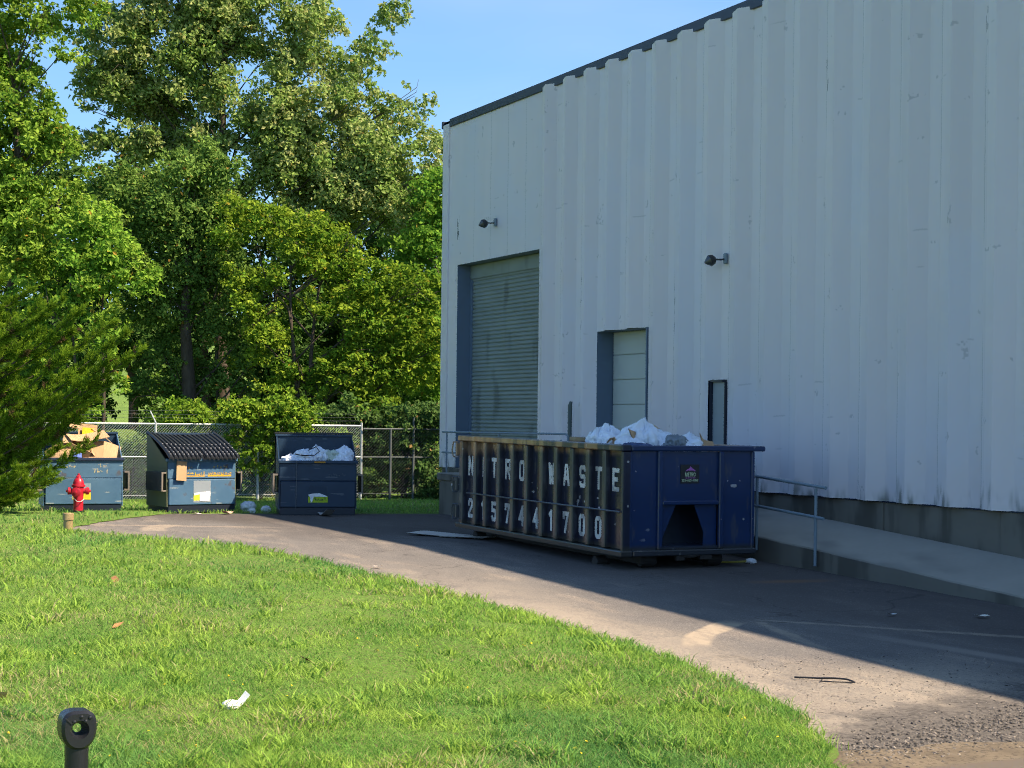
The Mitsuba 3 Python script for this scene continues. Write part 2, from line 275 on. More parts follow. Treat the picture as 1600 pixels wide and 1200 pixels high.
flat = [span(38.4, 37.49, ZB, ZT), span(37.49, 32.98, 5.80, ZT), span(32.98, 32.83, ZB, ZT)]
put('wall', cat(flat), 'm_wall', W, label='smooth flat panel above the roller door')
def clipped(yf, yn):
    pr = profile(yf); pr = [(yf + 0.0, 16.0)] + pr[1:] + [(yn, 16.0)]
    ycut = sorted({yf, yn, *[q[0] for q in pr], *[e for o in OPEN for e in o[:2] if yn < e < yf]}, reverse=True)
    Y, X = [q[0] for q in pr][::-1], [q[1] for q in pr][::-1]; ms = []
    fx = lambda y: float(np.interp(y, Y, X))
    for a, b in zip(ycut[:-1], ycut[1:]):
        mid = (a + b) / 2; z0 = ZB
        for o in OPEN:
            if o[0] < mid < o[1]: z0 = o[3]
        jj = 0.0
        ms.append(sheet([[(fx(a), a, z), (fx(b), b, z)] for z in (z0, ZT)]))
        if fx(mid) < 15.999:                              # cap on top of the crest
            ms.append((np.array([[fx(a), a, ZT], [fx(b), b, ZT], [16, b, ZT], [16, a, ZT]]), np.array([[0, 1, 2], [0, 2, 3]])))
    return cat(ms)
for i in range(17): put('panel', clipped(RIB[i] + (0.03 if i == 0 else 0), RIB[i + 1]), 'm_wall', scene_wall)
rest = [clipped(RIB[i], RIB[i + 1]) for i in range(17, 23)] + [box((16.0, 0, ZB), (16.1, RIB[23], ZT))]
put('panel_run', cat(rest), 'm_wall', scene_wall)
put('end_wall', cat([box((16.02, 38.36, ZB), (40, 38.40, 9.25)), box((39.9, 0, 0), (40, 38.36, 9.25)), box((16.02, 0, 0), (40, 0.05, 9.25))]), 'm_wall', W)
put('corner_trim', cbox((15.965, 38.05, 0.9), (16.06, 38.42, 9.3), 0.012), 'm_wall', W, smooth=20)
scene['m_navy'] = princ((0.012, 0.018, 0.032), 0.4)
put('roof_trim', cat([cbox((15.955, -0.1, 9.205), (16.12, 38.0, 9.40), 0.01), cbox((15.955, 38.42, 9.22), (40, 38.5, 9.40), 0.01)]), 'm_navy', W, label='dark navy metal trim along the roof edge')
put('roof', (np.array([[16.0, -0.1, 9.37], [16.0, 38.45, 9.37], [40, 38.45, 9.8], [40, -0.1, 9.8]]), np.array([[0, 2, 1], [0, 3, 2]])), 'm_navy', W)
put('core', cat([box((16.7, 0.1, 0), (39.8, 38.3, 9.2))]), 'm_navy', W)
# foundation in cast lengths
yb = [38.38, 34.55, 31.2, 27.6, 24.3, 22.2, 20.9, 18.3, 15.2, 12, 8, 0]
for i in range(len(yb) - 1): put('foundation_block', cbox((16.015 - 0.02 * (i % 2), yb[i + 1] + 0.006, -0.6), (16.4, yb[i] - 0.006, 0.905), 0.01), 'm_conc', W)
# soffit strip under the panels
put('base_flashing', box((15.975, 0, 0.905), (16.03, 32.9, 0.925)), 'm_navy', W)
scene['m_jamb'] = princ((0.115, 0.16, 0.22), 0.5)
scene['m_door'] = princ((0.40, 0.43, 0.40), 0.5)
def f_shut(p, n, uv): return mix((0.15, 0.18, 0.17), (0.22, 0.25, 0.235), fbm(p.y * 1.2, p.z * 3.0, 1.0, 3)) * (1 - 0.35 * smoothstep(0.55, 0.75, fbm(p.y * 2, p.z * 0.8, 6.0, 3)))
scene['m_shut'] = princ(proc(f_shut), 0.5)
# roller door
y0, y1, z0, z1 = OPEN[0]; D = W + '__roller_door'
put('roller_door', cat([box((16.40, y0, z0), (16.45, y1, z1))]), 'm_shut', W)
zs, rows = np.arange(z0 + 0.02, z1 - 0.35, 0.095), []
for z in zs:
    for a in np.linspace(0, math.pi, 6)[:-1]: rows.append([(16.392 - 0.030 * math.sin(a), y, z + 0.078 * (1 - math.cos(a)) / 2) for y in (y1, y0)])
    rows.append([(16.392, y, z + 0.084) for y in (y1, y0)])
put('slat', sheet(rows), 'm_shut', D, smooth=40, kind='stuff')
put('hood', cbox((16.33, y0, z1 - 0.34), (16.46, y1, z1 - 0.004), 0.02), 'm_shut', D)
put('jamb', cat([box((16.003, y1 - 0.004, z0), (16.4, y1 + 0.03, z1))]), 'm_jamb', D)
put('jamb', cat([box((16.003, y0 - 0.03, z0), (16.4, y0 + 0.004, z1))]), 'm_jamb', D)
put('lintel', box((16.003, y0, z1 - 0.003), (16.4, y1, z1 + 0.03)), 'm_jamb', D)
put('guide_rail', box((16.34, y1 - 0.10, z0), (16.39, y1 - 0.006, z1 - 0.36)), 'm_jamb', D)
# sectional door
y0, y1, z0, z1 = OPEN[1]; D = W + '__sectional_door'
put('sectional_door', box((16.40, y0, z0), (16.43, y1, z1)), 'm_door', W)
for k in range(6): put('door_panel', cbox((16.36, y0 + 0.01, z0 + 0.50 * k + 0.006), (16.40, y1 - 0.03, min(z1 - 0.01, z0 + 0.50 * (k + 1) - 0.006)), 0.01), 'm_door', D)
put('jamb', box((16.003, y1 - 0.004, z0), (16.4, y1 + 0.03, z1)), 'm_jamb', D)
put('jamb', box((15.93, y0 - 0.03, z0), (16.4, y0 + 0.004, z1)), 'm_jamb', D)
put('lintel', box((16.003, y0, z1 - 0.003), (16.4, y1, z1 + 0.03)), 'm_jamb', D)
scene['m_sdoor'] = princ((0.24, 0.27, 0.28), 0.5)
y0, y1, z0, z1 = OPEN[2]; D = W + '__service_door'
put('service_door', cbox((15.955, y0, z0), (15.99, y1 - 0.03, z1 - 0.03), 0.006), 'm_sdoor', W, label='narrow grey service door beside the second floodlight')
put('frame', cat([box((15.90, y1 - 0.028, z0), (16.02, y1 + 0.012, z1)), box((15.90, y0, z1 - 0.028), (16.02, y1 - 0.029, z1 + 0.012)), box((15.945, y0 - 0.02, z0), (16.02, y0 - 0.001, z1 - 0.03))]), 'm_navy', D)
# wall floodlights
def floodlight(y, z, label):
    L = thing('wall_floodlight', label, 'light', 'floodlights on the warehouse wall'); t = np.array([15.99, y, z]); k = 0.68
    put('wall_plate', xf(cbox((-0.05, -0.05, -0.10), (0.0, 0.05, 0.09), 0.015), None, t), 'm_rail', L, smooth=30)
    put('arm', tube(t + k * np.array([[-0.04, 0, -0.02], [-0.16, 0.05, -0.04], [-0.3, 0.09, -0.03]]), 0.016, 8), 'm_black', L, smooth=40)
    pr = [(0.005, 0), (0.07, 0.015), (0.125, 0.07), (0.14, 0.12), (0.12, 0.16), (0.05, 0.19), (0.0, 0.195)]
    R = rot(math.radians(-20), math.radians(-52), 0)
    h = t + k * np.array([-0.30, 0.10, -0.02])
    put('housing', xf(lathe([(0.0, -.02), (0.06, -0.015), (0.12, 0.03), (0.145, 0.10), (0.15, 0.15)], 18), k * rot(0, math.radians(-112), math.radians(-12)), h), 'm_black', L, smooth=40)
    put('lens', xf(lathe([(0.0, 0.30), (0.03, 0.285), (0.09, 0.22), (0.145, 0.152), (0.0, 0.148)], 18), k * rot(0, math.radians(-112), math.radians(-12)), h), 'm_glass', L, smooth=30)
scene['m_glass'] = princ((0.05, 0.055, 0.06), 0.08, specular=0.7)
floodlight(35.25, 6.61, 'small black floodlight on an arm above the tall roller door')
floodlight(25.40, 4.98, 'small black floodlight above the narrow service door on the ribbed wall')
# vent pipe
put('vent_pipe', cat([tube([[15.78, 31.0, 0.9], [15.78, 31.0, 2.40], [15.80, 30.99, 2.48]], [0.045, 0.045, 0.03], 10)]), 'm_pipe', smooth=40, label='thin dark green upright pipe standing by the wall between the two doors', cat_='pipe')
scene['m_pipe'] = princ((0.06, 0.085, 0.08), 0.5)

# ---------------------------------------------------------------- concrete ramp and dock
def rz(y): return 0.23 + 0.06 * (y - 20.9)
rows = []
for y in np.linspace(12.6, 28.0, 40):
    zo, zi = max(rz(y), gz(y) - 0.05), max(rz(y) + 0.25, gz(y)); zi = min(zi, 0.9); zo = min(zo, 0.9); j = 0.02 * math.sin(y * 3.1) + 0.012 * math.sin(y * 8)
    rows.append([(14.70 + j, y, gz(y) - 0.2), (14.70 + j, y, zo - 0.02), (14.72 + j, y, zo), (15.35, y, (zo + zi) / 2), (15.985, y, zi)])
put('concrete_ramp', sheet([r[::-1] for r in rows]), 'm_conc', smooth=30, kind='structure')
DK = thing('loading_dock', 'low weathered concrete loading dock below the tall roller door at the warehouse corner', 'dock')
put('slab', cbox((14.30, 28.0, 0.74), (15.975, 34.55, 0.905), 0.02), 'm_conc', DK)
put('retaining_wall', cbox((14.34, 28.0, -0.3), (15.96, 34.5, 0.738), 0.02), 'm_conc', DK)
def railing(name, label, posts, rails, mat='m_rail', r=0.024):
    K = thing(name, label, 'railing')
    for a, b in posts: put('post', tube([a, b], r, 10), mat, K, smooth=40)
    for q in rails: put('rail', tube(q, r, 10), mat, K, smooth=40)
railing('pipe_railing', 'blue-grey pipe handrail on the concrete ramp, right of the blue container',
        [((14.66, 20.75, -0.02), (14.66, 20.75, 1.13)), ((14.66, 22.32, 0.1), (14.66, 22.32, 1.24)), ((14.66, 24.3, 0.2), (14.66, 24.3, 1.36)), ((14.66, 26.3, 0.3), (14.66, 26.3, 1.5))],
        [[(14.66, 20.5, 1.145), (14.66, 22.3, 1.25), (14.66, 27.4, 1.56)], [(14.66, 20.55, 0.69), (14.66, 22.3, 0.79), (14.66, 27.4, 1.1)]])
railing('pipe_railing', 'thin grey pipe railing on the loading dock behind the far end of the blue container',
        [((14.45, 34.35, 0.3), (14.45, 34.35, 1.80)), ((14.45, 31.6, 0.9), (14.45, 31.6, 1.80)), ((14.45, 28.75, 0.9), (14.45, 28.75, 1.72))],
        [[(14.45, 34.6, 1.80), (14.45, 28.55, 1.83), (14.45, 28.46, 1.79), (14.45, 28.45, 1.60)], [(14.45, 34.6, 1.35), (14.45, 28.75, 1.37)]], r=0.02)

# ---------------------------------------------------------------- roll-off container
C = thing('dumpster_container', 'long open dark blue container with white lettering, heaped with white bags', 'container')
CW, CL = 2.26, 6.02
def cw(m):                                                 # container frame -> world (leans up with the ground)
    v = np.array(m[0], float); return np.stack([v[:, 0] + 11.84, v[:, 1] + 21.54, v[:, 2] + 0.15 + 0.009 * v[:, 1]], 1), m[1]
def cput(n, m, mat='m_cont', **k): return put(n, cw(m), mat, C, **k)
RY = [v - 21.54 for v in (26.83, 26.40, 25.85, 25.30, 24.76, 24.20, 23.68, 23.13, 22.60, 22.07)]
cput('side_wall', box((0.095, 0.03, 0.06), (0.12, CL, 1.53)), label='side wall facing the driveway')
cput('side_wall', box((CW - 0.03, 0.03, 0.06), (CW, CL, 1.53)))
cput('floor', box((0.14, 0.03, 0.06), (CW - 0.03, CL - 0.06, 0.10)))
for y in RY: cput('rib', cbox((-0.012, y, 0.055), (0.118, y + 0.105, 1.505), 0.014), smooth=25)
for y in (0.0, CL - 0.14): cput('corner_post', cbox((-0.004, y, 0.0), (0.16, y + (0.06 if y == 0 else 0.14), 1.505), 0.012), smooth=25)
cput('corner_post', cbox((CW - 0.05, -0.004, 0.0), (CW + 0.004, 0.06, 1.5), 0.01), smooth=25)
cput('top_rail', cbox((-0.03, -0.03, 1.505), (0.13, CL + 0.02, 1.60), 0.014), smooth=25)
cput('top_rail', cbox((0.133, -0.035, 1.508), (CW + 0.17, 0.11, 1.587), 0.014), smooth=25)
cput('top_rail', cbox((CW - 0.08, 0.113, 1.505), (CW + 0.05, CL, 1.59), 0.014), smooth=25)
cput('bottom_rail', cat([cbox((-0.05, -0.04, -0.035), (0.16, CL + 0.05, 0.052), 0.014)]), smooth=25)
cput('bottom_rail', cbox((0.163, -0.05, -0.03), (CW + 0.01, 0.09, 0.055), 0.014), smooth=25)
cput('mid_rail', tube([[-0.03, CL - 0.4, 0.60], [-0.03, 0.03, 0.62]], 0.014, 6), smooth=40)
ox0, ox1, oz = 0.63, 1.66, 0.72
cput('end_wall', cat([box((0.162, 0.03, 0.056), (ox0, 0.05, 1.504)), box((ox1, 0.03, 0.056), (CW - 0.03, 0.05, 1.504)), box((ox0, 0.03, oz), (ox1, 0.05, 1.504))]), label='blue end wall facing the camera')
for x in (ox0 - 0.05, ox1 - 0.03): cput('end_post', cbox((x, -0.03, 0.056), (x + 0.08, 0.028, 1.504), 0.012), smooth=25)
cput('end_beam', cbox((ox0 + 0.033, -0.028, oz - 0.005), (ox1 - 0.033, 0.028, oz + 0.055), 0.012), smooth=25)
cput('hook_pocket', cat([box((ox0, 0.60, 0.05), (ox1, 0.62, oz)), box((ox0 - 0.02, 0.05, 0.05), (ox0, 0.62, oz)), box((ox1, 0.05, 0.05), (ox1 + 0.02, 0.62, oz)), box((ox0, 0.05, oz), (ox1, 0.62, oz + 0.02)), box((ox0, 0.05, 0.04), (ox1, 0.62, 0.05))]), 'm_navy')
def plate(P, y, t): v, f = extrude(P, t); return np.stack([v[:, 0], y + t - v[:, 2], v[:, 1]], 1), f
cput('gusset', plate([(ox0 + 0.03, 0.06), (ox0 + 0.06, 0.06), (ox0 + 0.08, 0.24), (ox0 + 0.30, oz - 0.005), (ox0 + 0.03, oz - 0.005)], 0.06, 0.012))
cput('gusset', plate([(ox1 - 0.26, 0.06), (ox1 - 0.03, 0.06), (ox1 - 0.03, oz - 0.005), (ox1 - 0.42, oz - 0.005), (ox1 - 0.25, 0.30)], 0.06, 0.012))
cput('end_door', box((0.162, CL - 0.05, 0.06), (CW - 0.03, CL, 1.5)))
for z in (0.12, 0.60, 1.22):
    cput('hinge', cat([tube([[-0.01, CL + 0.03, z], [-0.09, CL + 0.06, z], [-0.10, CL + 0.10, z + 0.1], [-0.09, CL + 0.06, z + 0.26], [-0.01, CL + 0.03, z + 0.26]], 0.016, 6), cbox((-0.05, CL + 0.02, z + 0.02), (0.05, CL + 0.06, z + 0.24))]), smooth=30)
scene['m_rusty'] = princ((0.022, 0.018, 0.016), 0.7)
for x in (0.42, 1.62): cput('skid_beam', cbox((x, 0.2, -0.17), (x + 0.12, CL - 0.1, -0.037), 0.01), 'm_rusty')
for x, y in ((0.58, 0.30), (1.70, 0.28)): cput('roller', lathe([(0, 0), (0.10, 0), (0.11, 0.02), (0.11, 0.22), (0.10, 0.24), (0, 0.24)], 16, (x - 0.12, y, -0.112), 'x'), 'm_rusty', smooth=40)
for x, y in ((0.10, CL - 0.5), (1.9, CL - 0.5), (0.08, 1.0)): cput('roller', lathe([(0, 0), (0.085, 0), (0.095, 0.02), (0.095, 0.16), (0.085, 0.18), (0, 0.18)], 14, (x, y, -0.14 - (0.05 if y < 2 else 0)), 'x'), 'm_rusty', smooth=40)
cput('latch_bar', cat([tube([[ox0 + 0.1, 0.02, 0.02], [ox0 + 0.5, -0.02, -0.05], [ox1 - 0.1, 0.0, 0.03]], 0.03, 6), cbox((ox0 + 0.28, -0.02, -0.11), (ox0 + 0.42, 0.05, 0.07)), cbox((ox1 - 0.35, -0.03, -0.10), (ox1 - 0.15, 0.05, 0.03))]), 'm_rusty', smooth=30)
scene['m_white'] = princ(proc(lambda p, n, uv: mix((0.30, 0.31, 0.31), (0.58, 0.59, 0.57), smoothstep(0.3, 0.6, fbm(p.y * 6, p.z * 4, 2.0, 4)))), 0.55)
STROKE = {'N': [[(0, 0), (0, 1), (1, 0), (1, 1)]], 'I': [[(.5, 0), (.5, 1)]], 'T': [[(0, 1), (1, 1)], [(.5, 1), (.5, 0)]], 'R': [[(0, 0), (0, 1), (1, 1), (1, .52), (0, .52)], [(.4, .52), (1, 0)]],
    'O': [[(.2, 0), (0, .12), (0, .88), (.2, 1), (.8, 1), (1, .88), (1, .12), (.8, 0), (.2, 0)]], 'W': [[(0, 1), (.22, 0), (.5, .8), (.78, 0), (1, 1)]], 'A': [[(0, 0), (.36, 1), (.64, 1), (1, 0)], [(.2, .33), (.8, .33)]],
    'S': [[(1, .78), (1, .9), (.85, 1), (.15, 1), (0, .9), (0, .62), (.2, .5), (.8, .5), (1, .4), (1, .1), (.85, 0), (.15, 0), (0, .1), (0, .24)]], 'E': [[(1, 1), (0, 1), (0, 0), (1, 0)], [(0, .52), (.75, .52)]],
    '2': [[(0, .74), (0, .9), (.2, 1), (.8, 1), (1, .88), (1, .66), (0, .14), (0, 0), (1, 0)]], '1': [[(.2, .84), (.55, 1), (.55, 0)]], '5': [[(1, 1), (0, 1), (0, .56), (.8, .56), (1, .45), (1, .12), (.8, 0), (.15, 0), (0, .12)]],
    '7': [[(0, .8), (0, 1), (1, 1), (.35, 0)]], '4': [[(.8, 0), (.8, 1), (0, .32), (1.05, .32)]]}
STROKE['0'] = STROKE['O']
def block_letter(ch, w, h, s, seed):
    import shapely
    rng = RS(seed); L = [sg.LineString([(s / 2 + x * (w - s), s / 2 + y * (h - s)) for x, y in q]).buffer(s / 2, cap_style=3 if ch not in 'OS0' else 2, join_style=2, mitre_limit=1.6) for q in STROKE[ch]]
    g = shapely.union_all(L).intersection(sg.box(-0.03, 0, w + 0.03, h))
    for _ in range(5):
        c = (rng.rand() * w, rng.rand() * h); g = g.difference(sg.Polygon(blob(*c, 0.004 + 0.012 * rng.rand(), 0.006 + 0.03 * rng.rand() ** 2, 9, rng.rand() * 6, 0.3)))
    gs = [q for q in getattr(g, 'geoms', [g]) if q.area > 2e-4]
    return cat([(np.array(m.vertices), np.array(m.faces)) for m in (trimesh.creation.extrude_polygon(q, 0.003, engine='earcut') for q in gs)])
def letters(txt, z, ys, h, wid):
    for i, (ch, yy) in enumerate(zip(txt, ys)):
        if ch != ' ':
            v, f = block_letter(ch, wid, h, 0.066, i * 7 + int(z * 100)); cput('letter', (np.stack([0.0945 - v[:, 2], yy - v[:, 0], z + v[:, 1]], 1), f), 'm_white')
ylet = [27.36 - 21.54, 26.815 - 21.54] + [y - 0.035 for y in RY[1:]]
letters('NITRO WASTE', 0.90, ylet, 0.345, 0.215)
letters('2157441700 ', 0.16, ylet, 0.34, 0.205)
# name sign on the end wall
S = cput('sign', box((0.98, 0.018, 1.03), (1.30, 0.029, 1.31)), 'm_black', label='small black sticker reading METRO with a pink peak and a phone number')
scene['m_pink'] = princ((0.42, 0.12, 0.42), 0.5); scene['m_lime'] = princ((0.50, 0.60, 0.40), 0.5)
def ftext(txt, x0, x1, z, h, y, mat, parent, wf):
    m = meshkit.text_mesh(txt, h, 0.002, bold=True); v = np.array(m.vertices); v[:, 0] -= v[:, 0].min(); v[:, 0] *= (x1 - x0) / v[:, 0].max()
    put('print', wf((np.stack([x0 + v[:, 0], y - v[:, 2], z + v[:, 1]], 1), np.array(m.faces))), mat, parent)
ftext('METRO', 1.055, 1.235, 1.135, 0.055, 0.016, 'm_lime', S, cw)
ftext('215-613-7989', 1.00, 1.28, 1.06, 0.032, 0.016, 'm_lime', S, cw)
put('emblem', cw(plate([(1.06, 1.21), (1.10, 1.245), (1.12, 1.245), (1.145, 1.285), (1.175, 1.255), (1.20, 1.245), (1.235, 1.21), (1.19, 1.222), (1.10, 1.222)], 0.013, 0.003)), 'm_pink', S)
put('strip', cw(box((1.06, 0.014, 1.108), (1.23, 0.016, 1.115))), 'm_pink', S)

# ---------------------------------------------------------------- bags, boxes and litter
def bag_mesh(seed, r, sq=0.7, knot=True, lean=(0, 0)):
    rng = RS(seed); b = trimesh.creation.icosphere(4); v = np.array(b.vertices)
    n1 = meshkit.fbm(v * 1.6 + rng.rand(3) * 50, 3, seed); n2 = meshkit.fbm(v * np.array([2.6, 2.6, 1.7]) + rng.rand(3) * 50, 2, seed + 5); n3 = meshkit.fbm(v * np.array([9, 9, 6]) + 31, 3, seed + 8)
    a = np.arctan2(v[:, 1], v[:, 0]); pl = np.abs(meshkit.noise(np.stack([a * 4.5 + 20, v[:, 2] * 1.1 + 5, a * 0 + seed], 1), 3) - 0.5) * 2
    rad = 0.78 + 0.42 * n1 - 0.30 * np.abs(n2 - 0.5) * 2 - 0.08 * np.abs(n3 - 0.5) * 2 - 0.20 * (1 - pl) ** 3
    p = v * rad[:, None]; p[:, 2] *= sq
    if knot:
        top = np.clip((v[:, 2] - 0.72) / 0.28, 0, 1); p[:, :2] *= (1 - 0.55 * top ** 1.3)[:, None]; p[:, 2] += 0.10 * top ** 2.0 * (1 + 0.7 * np.sin(3 * a + seed)) + 0.05 * top * np.sin(7 * a)
        p[:, 0] += top * lean[0]; p[:, 1] += top * lean[1]
    return p * r * 1.15, np.array(b.faces)
def bag(name, label, x, y, z, r, seed, sq=0.7, col=(0.72, 0.76, 0.82), group=None, cat_='rubbish bag', knot=True, R=None, lean=(0.1, 0.1)):
    return put(name, xf(bag_mesh(seed, r, sq, knot, lean), R if R is not None else rotz(seed * 1.7), (x, y, z)), 'm_bag', smooth=True, color=col, label=label, cat_=cat_, group=group)
G = 'white rubbish bags heaped in the blue container'
bag('rubbish_bag', 'white bag at the left end of the heap, torn open beside a brown box', 12.26, 23.0, 1.72, 0.26, 1, 0.85, group=G)
bag('rubbish_bag', 'largest white bag in the middle of the container heap with a twisted peak', 12.74, 22.65, 1.72, 0.36, 2, 0.92, group=G, lean=(-0.25, 0.0))
bag('rubbish_bag', 'white bag behind the torn open one, left of the tallest bag', 12.5, 23.3, 1.74, 0.30, 3, 0.85, group=G)
bag('rubbish_bag', 'white bag right of the largest bag in the container heap, behind the grey one', 13.22, 23.0, 1.70, 0.32, 4, 0.8, group=G, knot=False)
bag('rubbish_bag', 'small white bag low on the near rim, right of the grey bag', 13.2, 22.0, 1.66, 0.28, 5, 0.6, group=G, knot=False)
bag('rubbish_bag', 'white bag near the right end of the heap beside the folded cardboard', 13.58, 22.6, 1.66, 0.28, 6, 0.8, group=G)
bag('rubbish_bag', 'small white bag at the far right of the container heap', 13.78, 22.9, 1.66, 0.26, 7, 0.6, group=G, knot=False)
bag('rubbish_bag', 'low white bag spread under the torn open bag on the left rim', 12.4, 22.35, 1.62, 0.28, 8, 0.75, group=G, knot=False)
bag('rubbish_bag', 'smoky grey translucent-looking bag among the white bags in the container', 13.0, 22.0, 1.74, 0.2, 9, 0.8, (0.17, 0.2, 0.23), group=G, knot=False)
bag('rubbish_bag', 'flat white bag deep in the container behind the others', 12.9, 23.6, 1.6, 0.42, 10, 0.6, group=G, knot=False)
bag('rubbish_bag', 'white bag just right of the tallest bag, behind the grey one', 13.02, 22.5, 1.66, 0.28, 13, 0.85, group=G)
bag('rubbish_bag', 'half-hidden black bag low in the heap between white bags near the right end', 13.38, 22.3, 1.64, 0.22, 14, 0.8, (0.02, 0.021, 0.024), knot=False)
bag('rubbish_bag', 'dark blue bag draped over the container rim below the white bags', 12.22, 21.82, 1.67, 0.25, 12, 0.42, (0.03, 0.06, 0.15), knot=False, R=rotz(0.1))
def sheet_board(w, d, t, bend=0.0, seed=0):
    m = []; xs = np.linspace(-w / 2, w / 2, 7); zb = bend * np.abs(xs) ** 1.3 + 0.01 * np.sin(xs * 9 + seed)
    up = [[(x, y, z + t) for x, z in zip(xs, zb)] for y in (-d / 2, d / 2)]; dn = [[(x, y, z) for x, z in zip(xs, zb)] for y in (d / 2, -d / 2)]
    return cat([sheet(up), sheet(dn), sheet([up[0][::-1], dn[1][::-1]]), sheet([up[1], dn[0]])])
def board(name, label, x, y, z, w, d, R, bend=0.0, mat='m_card', cat_='cardboard', color=None, t=0.012, group=None):
    return put(name, xf(sheet_board(w, d, t, bend, x), R, (x, y, z)), mat, label=label, cat_=cat_, color=color, group=group)
def obox(name, label, x, y, z, s, R, lid=0.25, group=None):  # open cardboard box, four walls, base and flaps
    w, d, h = s; t = 0.012; key = thing(name, label, 'cardboard box', group)
    put('wall', xf(cat([box((0, 0, 0), (w, d, t)), box((0, 0, t), (w, t, h)), box((0, d - t, t), (w, d, h)), box((0, t, t), (t, d - t, h)), box((w - t, t, t), (w, d - t, h))]), R, (x, y, z)), 'm_card', key)
    for a, b in (((0, 0, h), (-1, 0)), ((w, 0, h), (1, 0))):
        put('flap', xf(xf(sheet_board(lid, d * 0.96, 0.008, 0.1, x), rot(0, b[0] * 0.5, 0), (a[0] + b[0] * lid * 0.45, d / 2, h - 0.05)), R, (x, y, z)), 'm_card', key)
obox('cardboard_box', 'brown open box in the torn white bag left in the container heap', 12.32, 22.55, 1.72, (0.34, 0.3, 0.22), rot(-0.9, 0.3, 0.2), 0.12)
board('folded_cardboard', 'brown folded cardboard standing up at the right of the container heap', 13.52, 22.05, 1.70, 0.30, 0.34, rot(0.9, 0.5, 0.2), 0.8)
board('folded_cardboard', 'tan creased cardboard lying at the far right of the container heap', 13.80, 22.2, 1.69, 0.42, 0.3, rot(0.25, -0.25, 0.4), -0.5)
board('folded_cardboard', 'narrow tan cardboard edge poking up left of the tallest white bag', 12.52, 22.45, 1.86, 0.26, 0.2, rot(1.0, 0.2, 0.5), 0.4)
board('folded_cardboard', 'small orange-brown cardboard scrap on top of the heap behind the white bags', 13.25, 23.3, 1.98, 0.28, 0.22, rot(0.4, 0.1, 0.3), 0.5)
# flat things on the ground
put('flattened_box', cat([xf(sheet_board(0.62, 1.0, 0.012, 0.05, 1), rot(0.03, 0, 0.55), gp(11.62, 27.95, 0.02))]), 'm_board', label='pale flattened cardboard lying on the asphalt, farther from the container', cat_='cardboard')
put('flattened_box', cat([xf(sheet_board(0.6, 0.95, 0.012, 0.04, 2), rot(-0.02, 0, 0.55), gp(11.95, 27.25, 0.02))]), 'm_board', label='pale flattened cardboard half under the far corner of the blue container', cat_='cardboard')
scene['m_board'] = princ((0.36, 0.33, 0.29), 0.85)

# ---------------------------------------------------------------- three dumpsters
def worn_marks(x0, x1, z, h, y, seed, keep=0.6):     # flaked-off paint: short broken strokes, nothing legible
    rng = RS(seed); m = []; u = h * 0.62
    for x in np.arange(x0, x1 - u * 0.8, u * 1.18):
        for _ in range(rng.randint(2, 5)):
            if rng.rand() > keep: continue
            a, b = x + rng.rand() * u * 0.7, z + rng.rand() * h * 0.7; w, k = (0.012 + 0.008 * rng.rand(), h * (0.25 + 0.4 * rng.rand())) if rng.rand() < 0.55 else (u * (0.3 + 0.4 * rng.rand()), 0.012 + 0.008 * rng.rand())
            q = np.array([[a, b], [a + w, b + rng.randn() * 0.006], [a + w + rng.randn() * 0.006, b + k], [a + rng.randn() * 0.006, b + k]]); m.append(hull(np.vstack([np.c_[q[:, 0], np.full(4, y), q[:, 1]], np.c_[q[:, 0], np.full(4, y - 0.002), q[:, 1]]])))
    return cat(m)
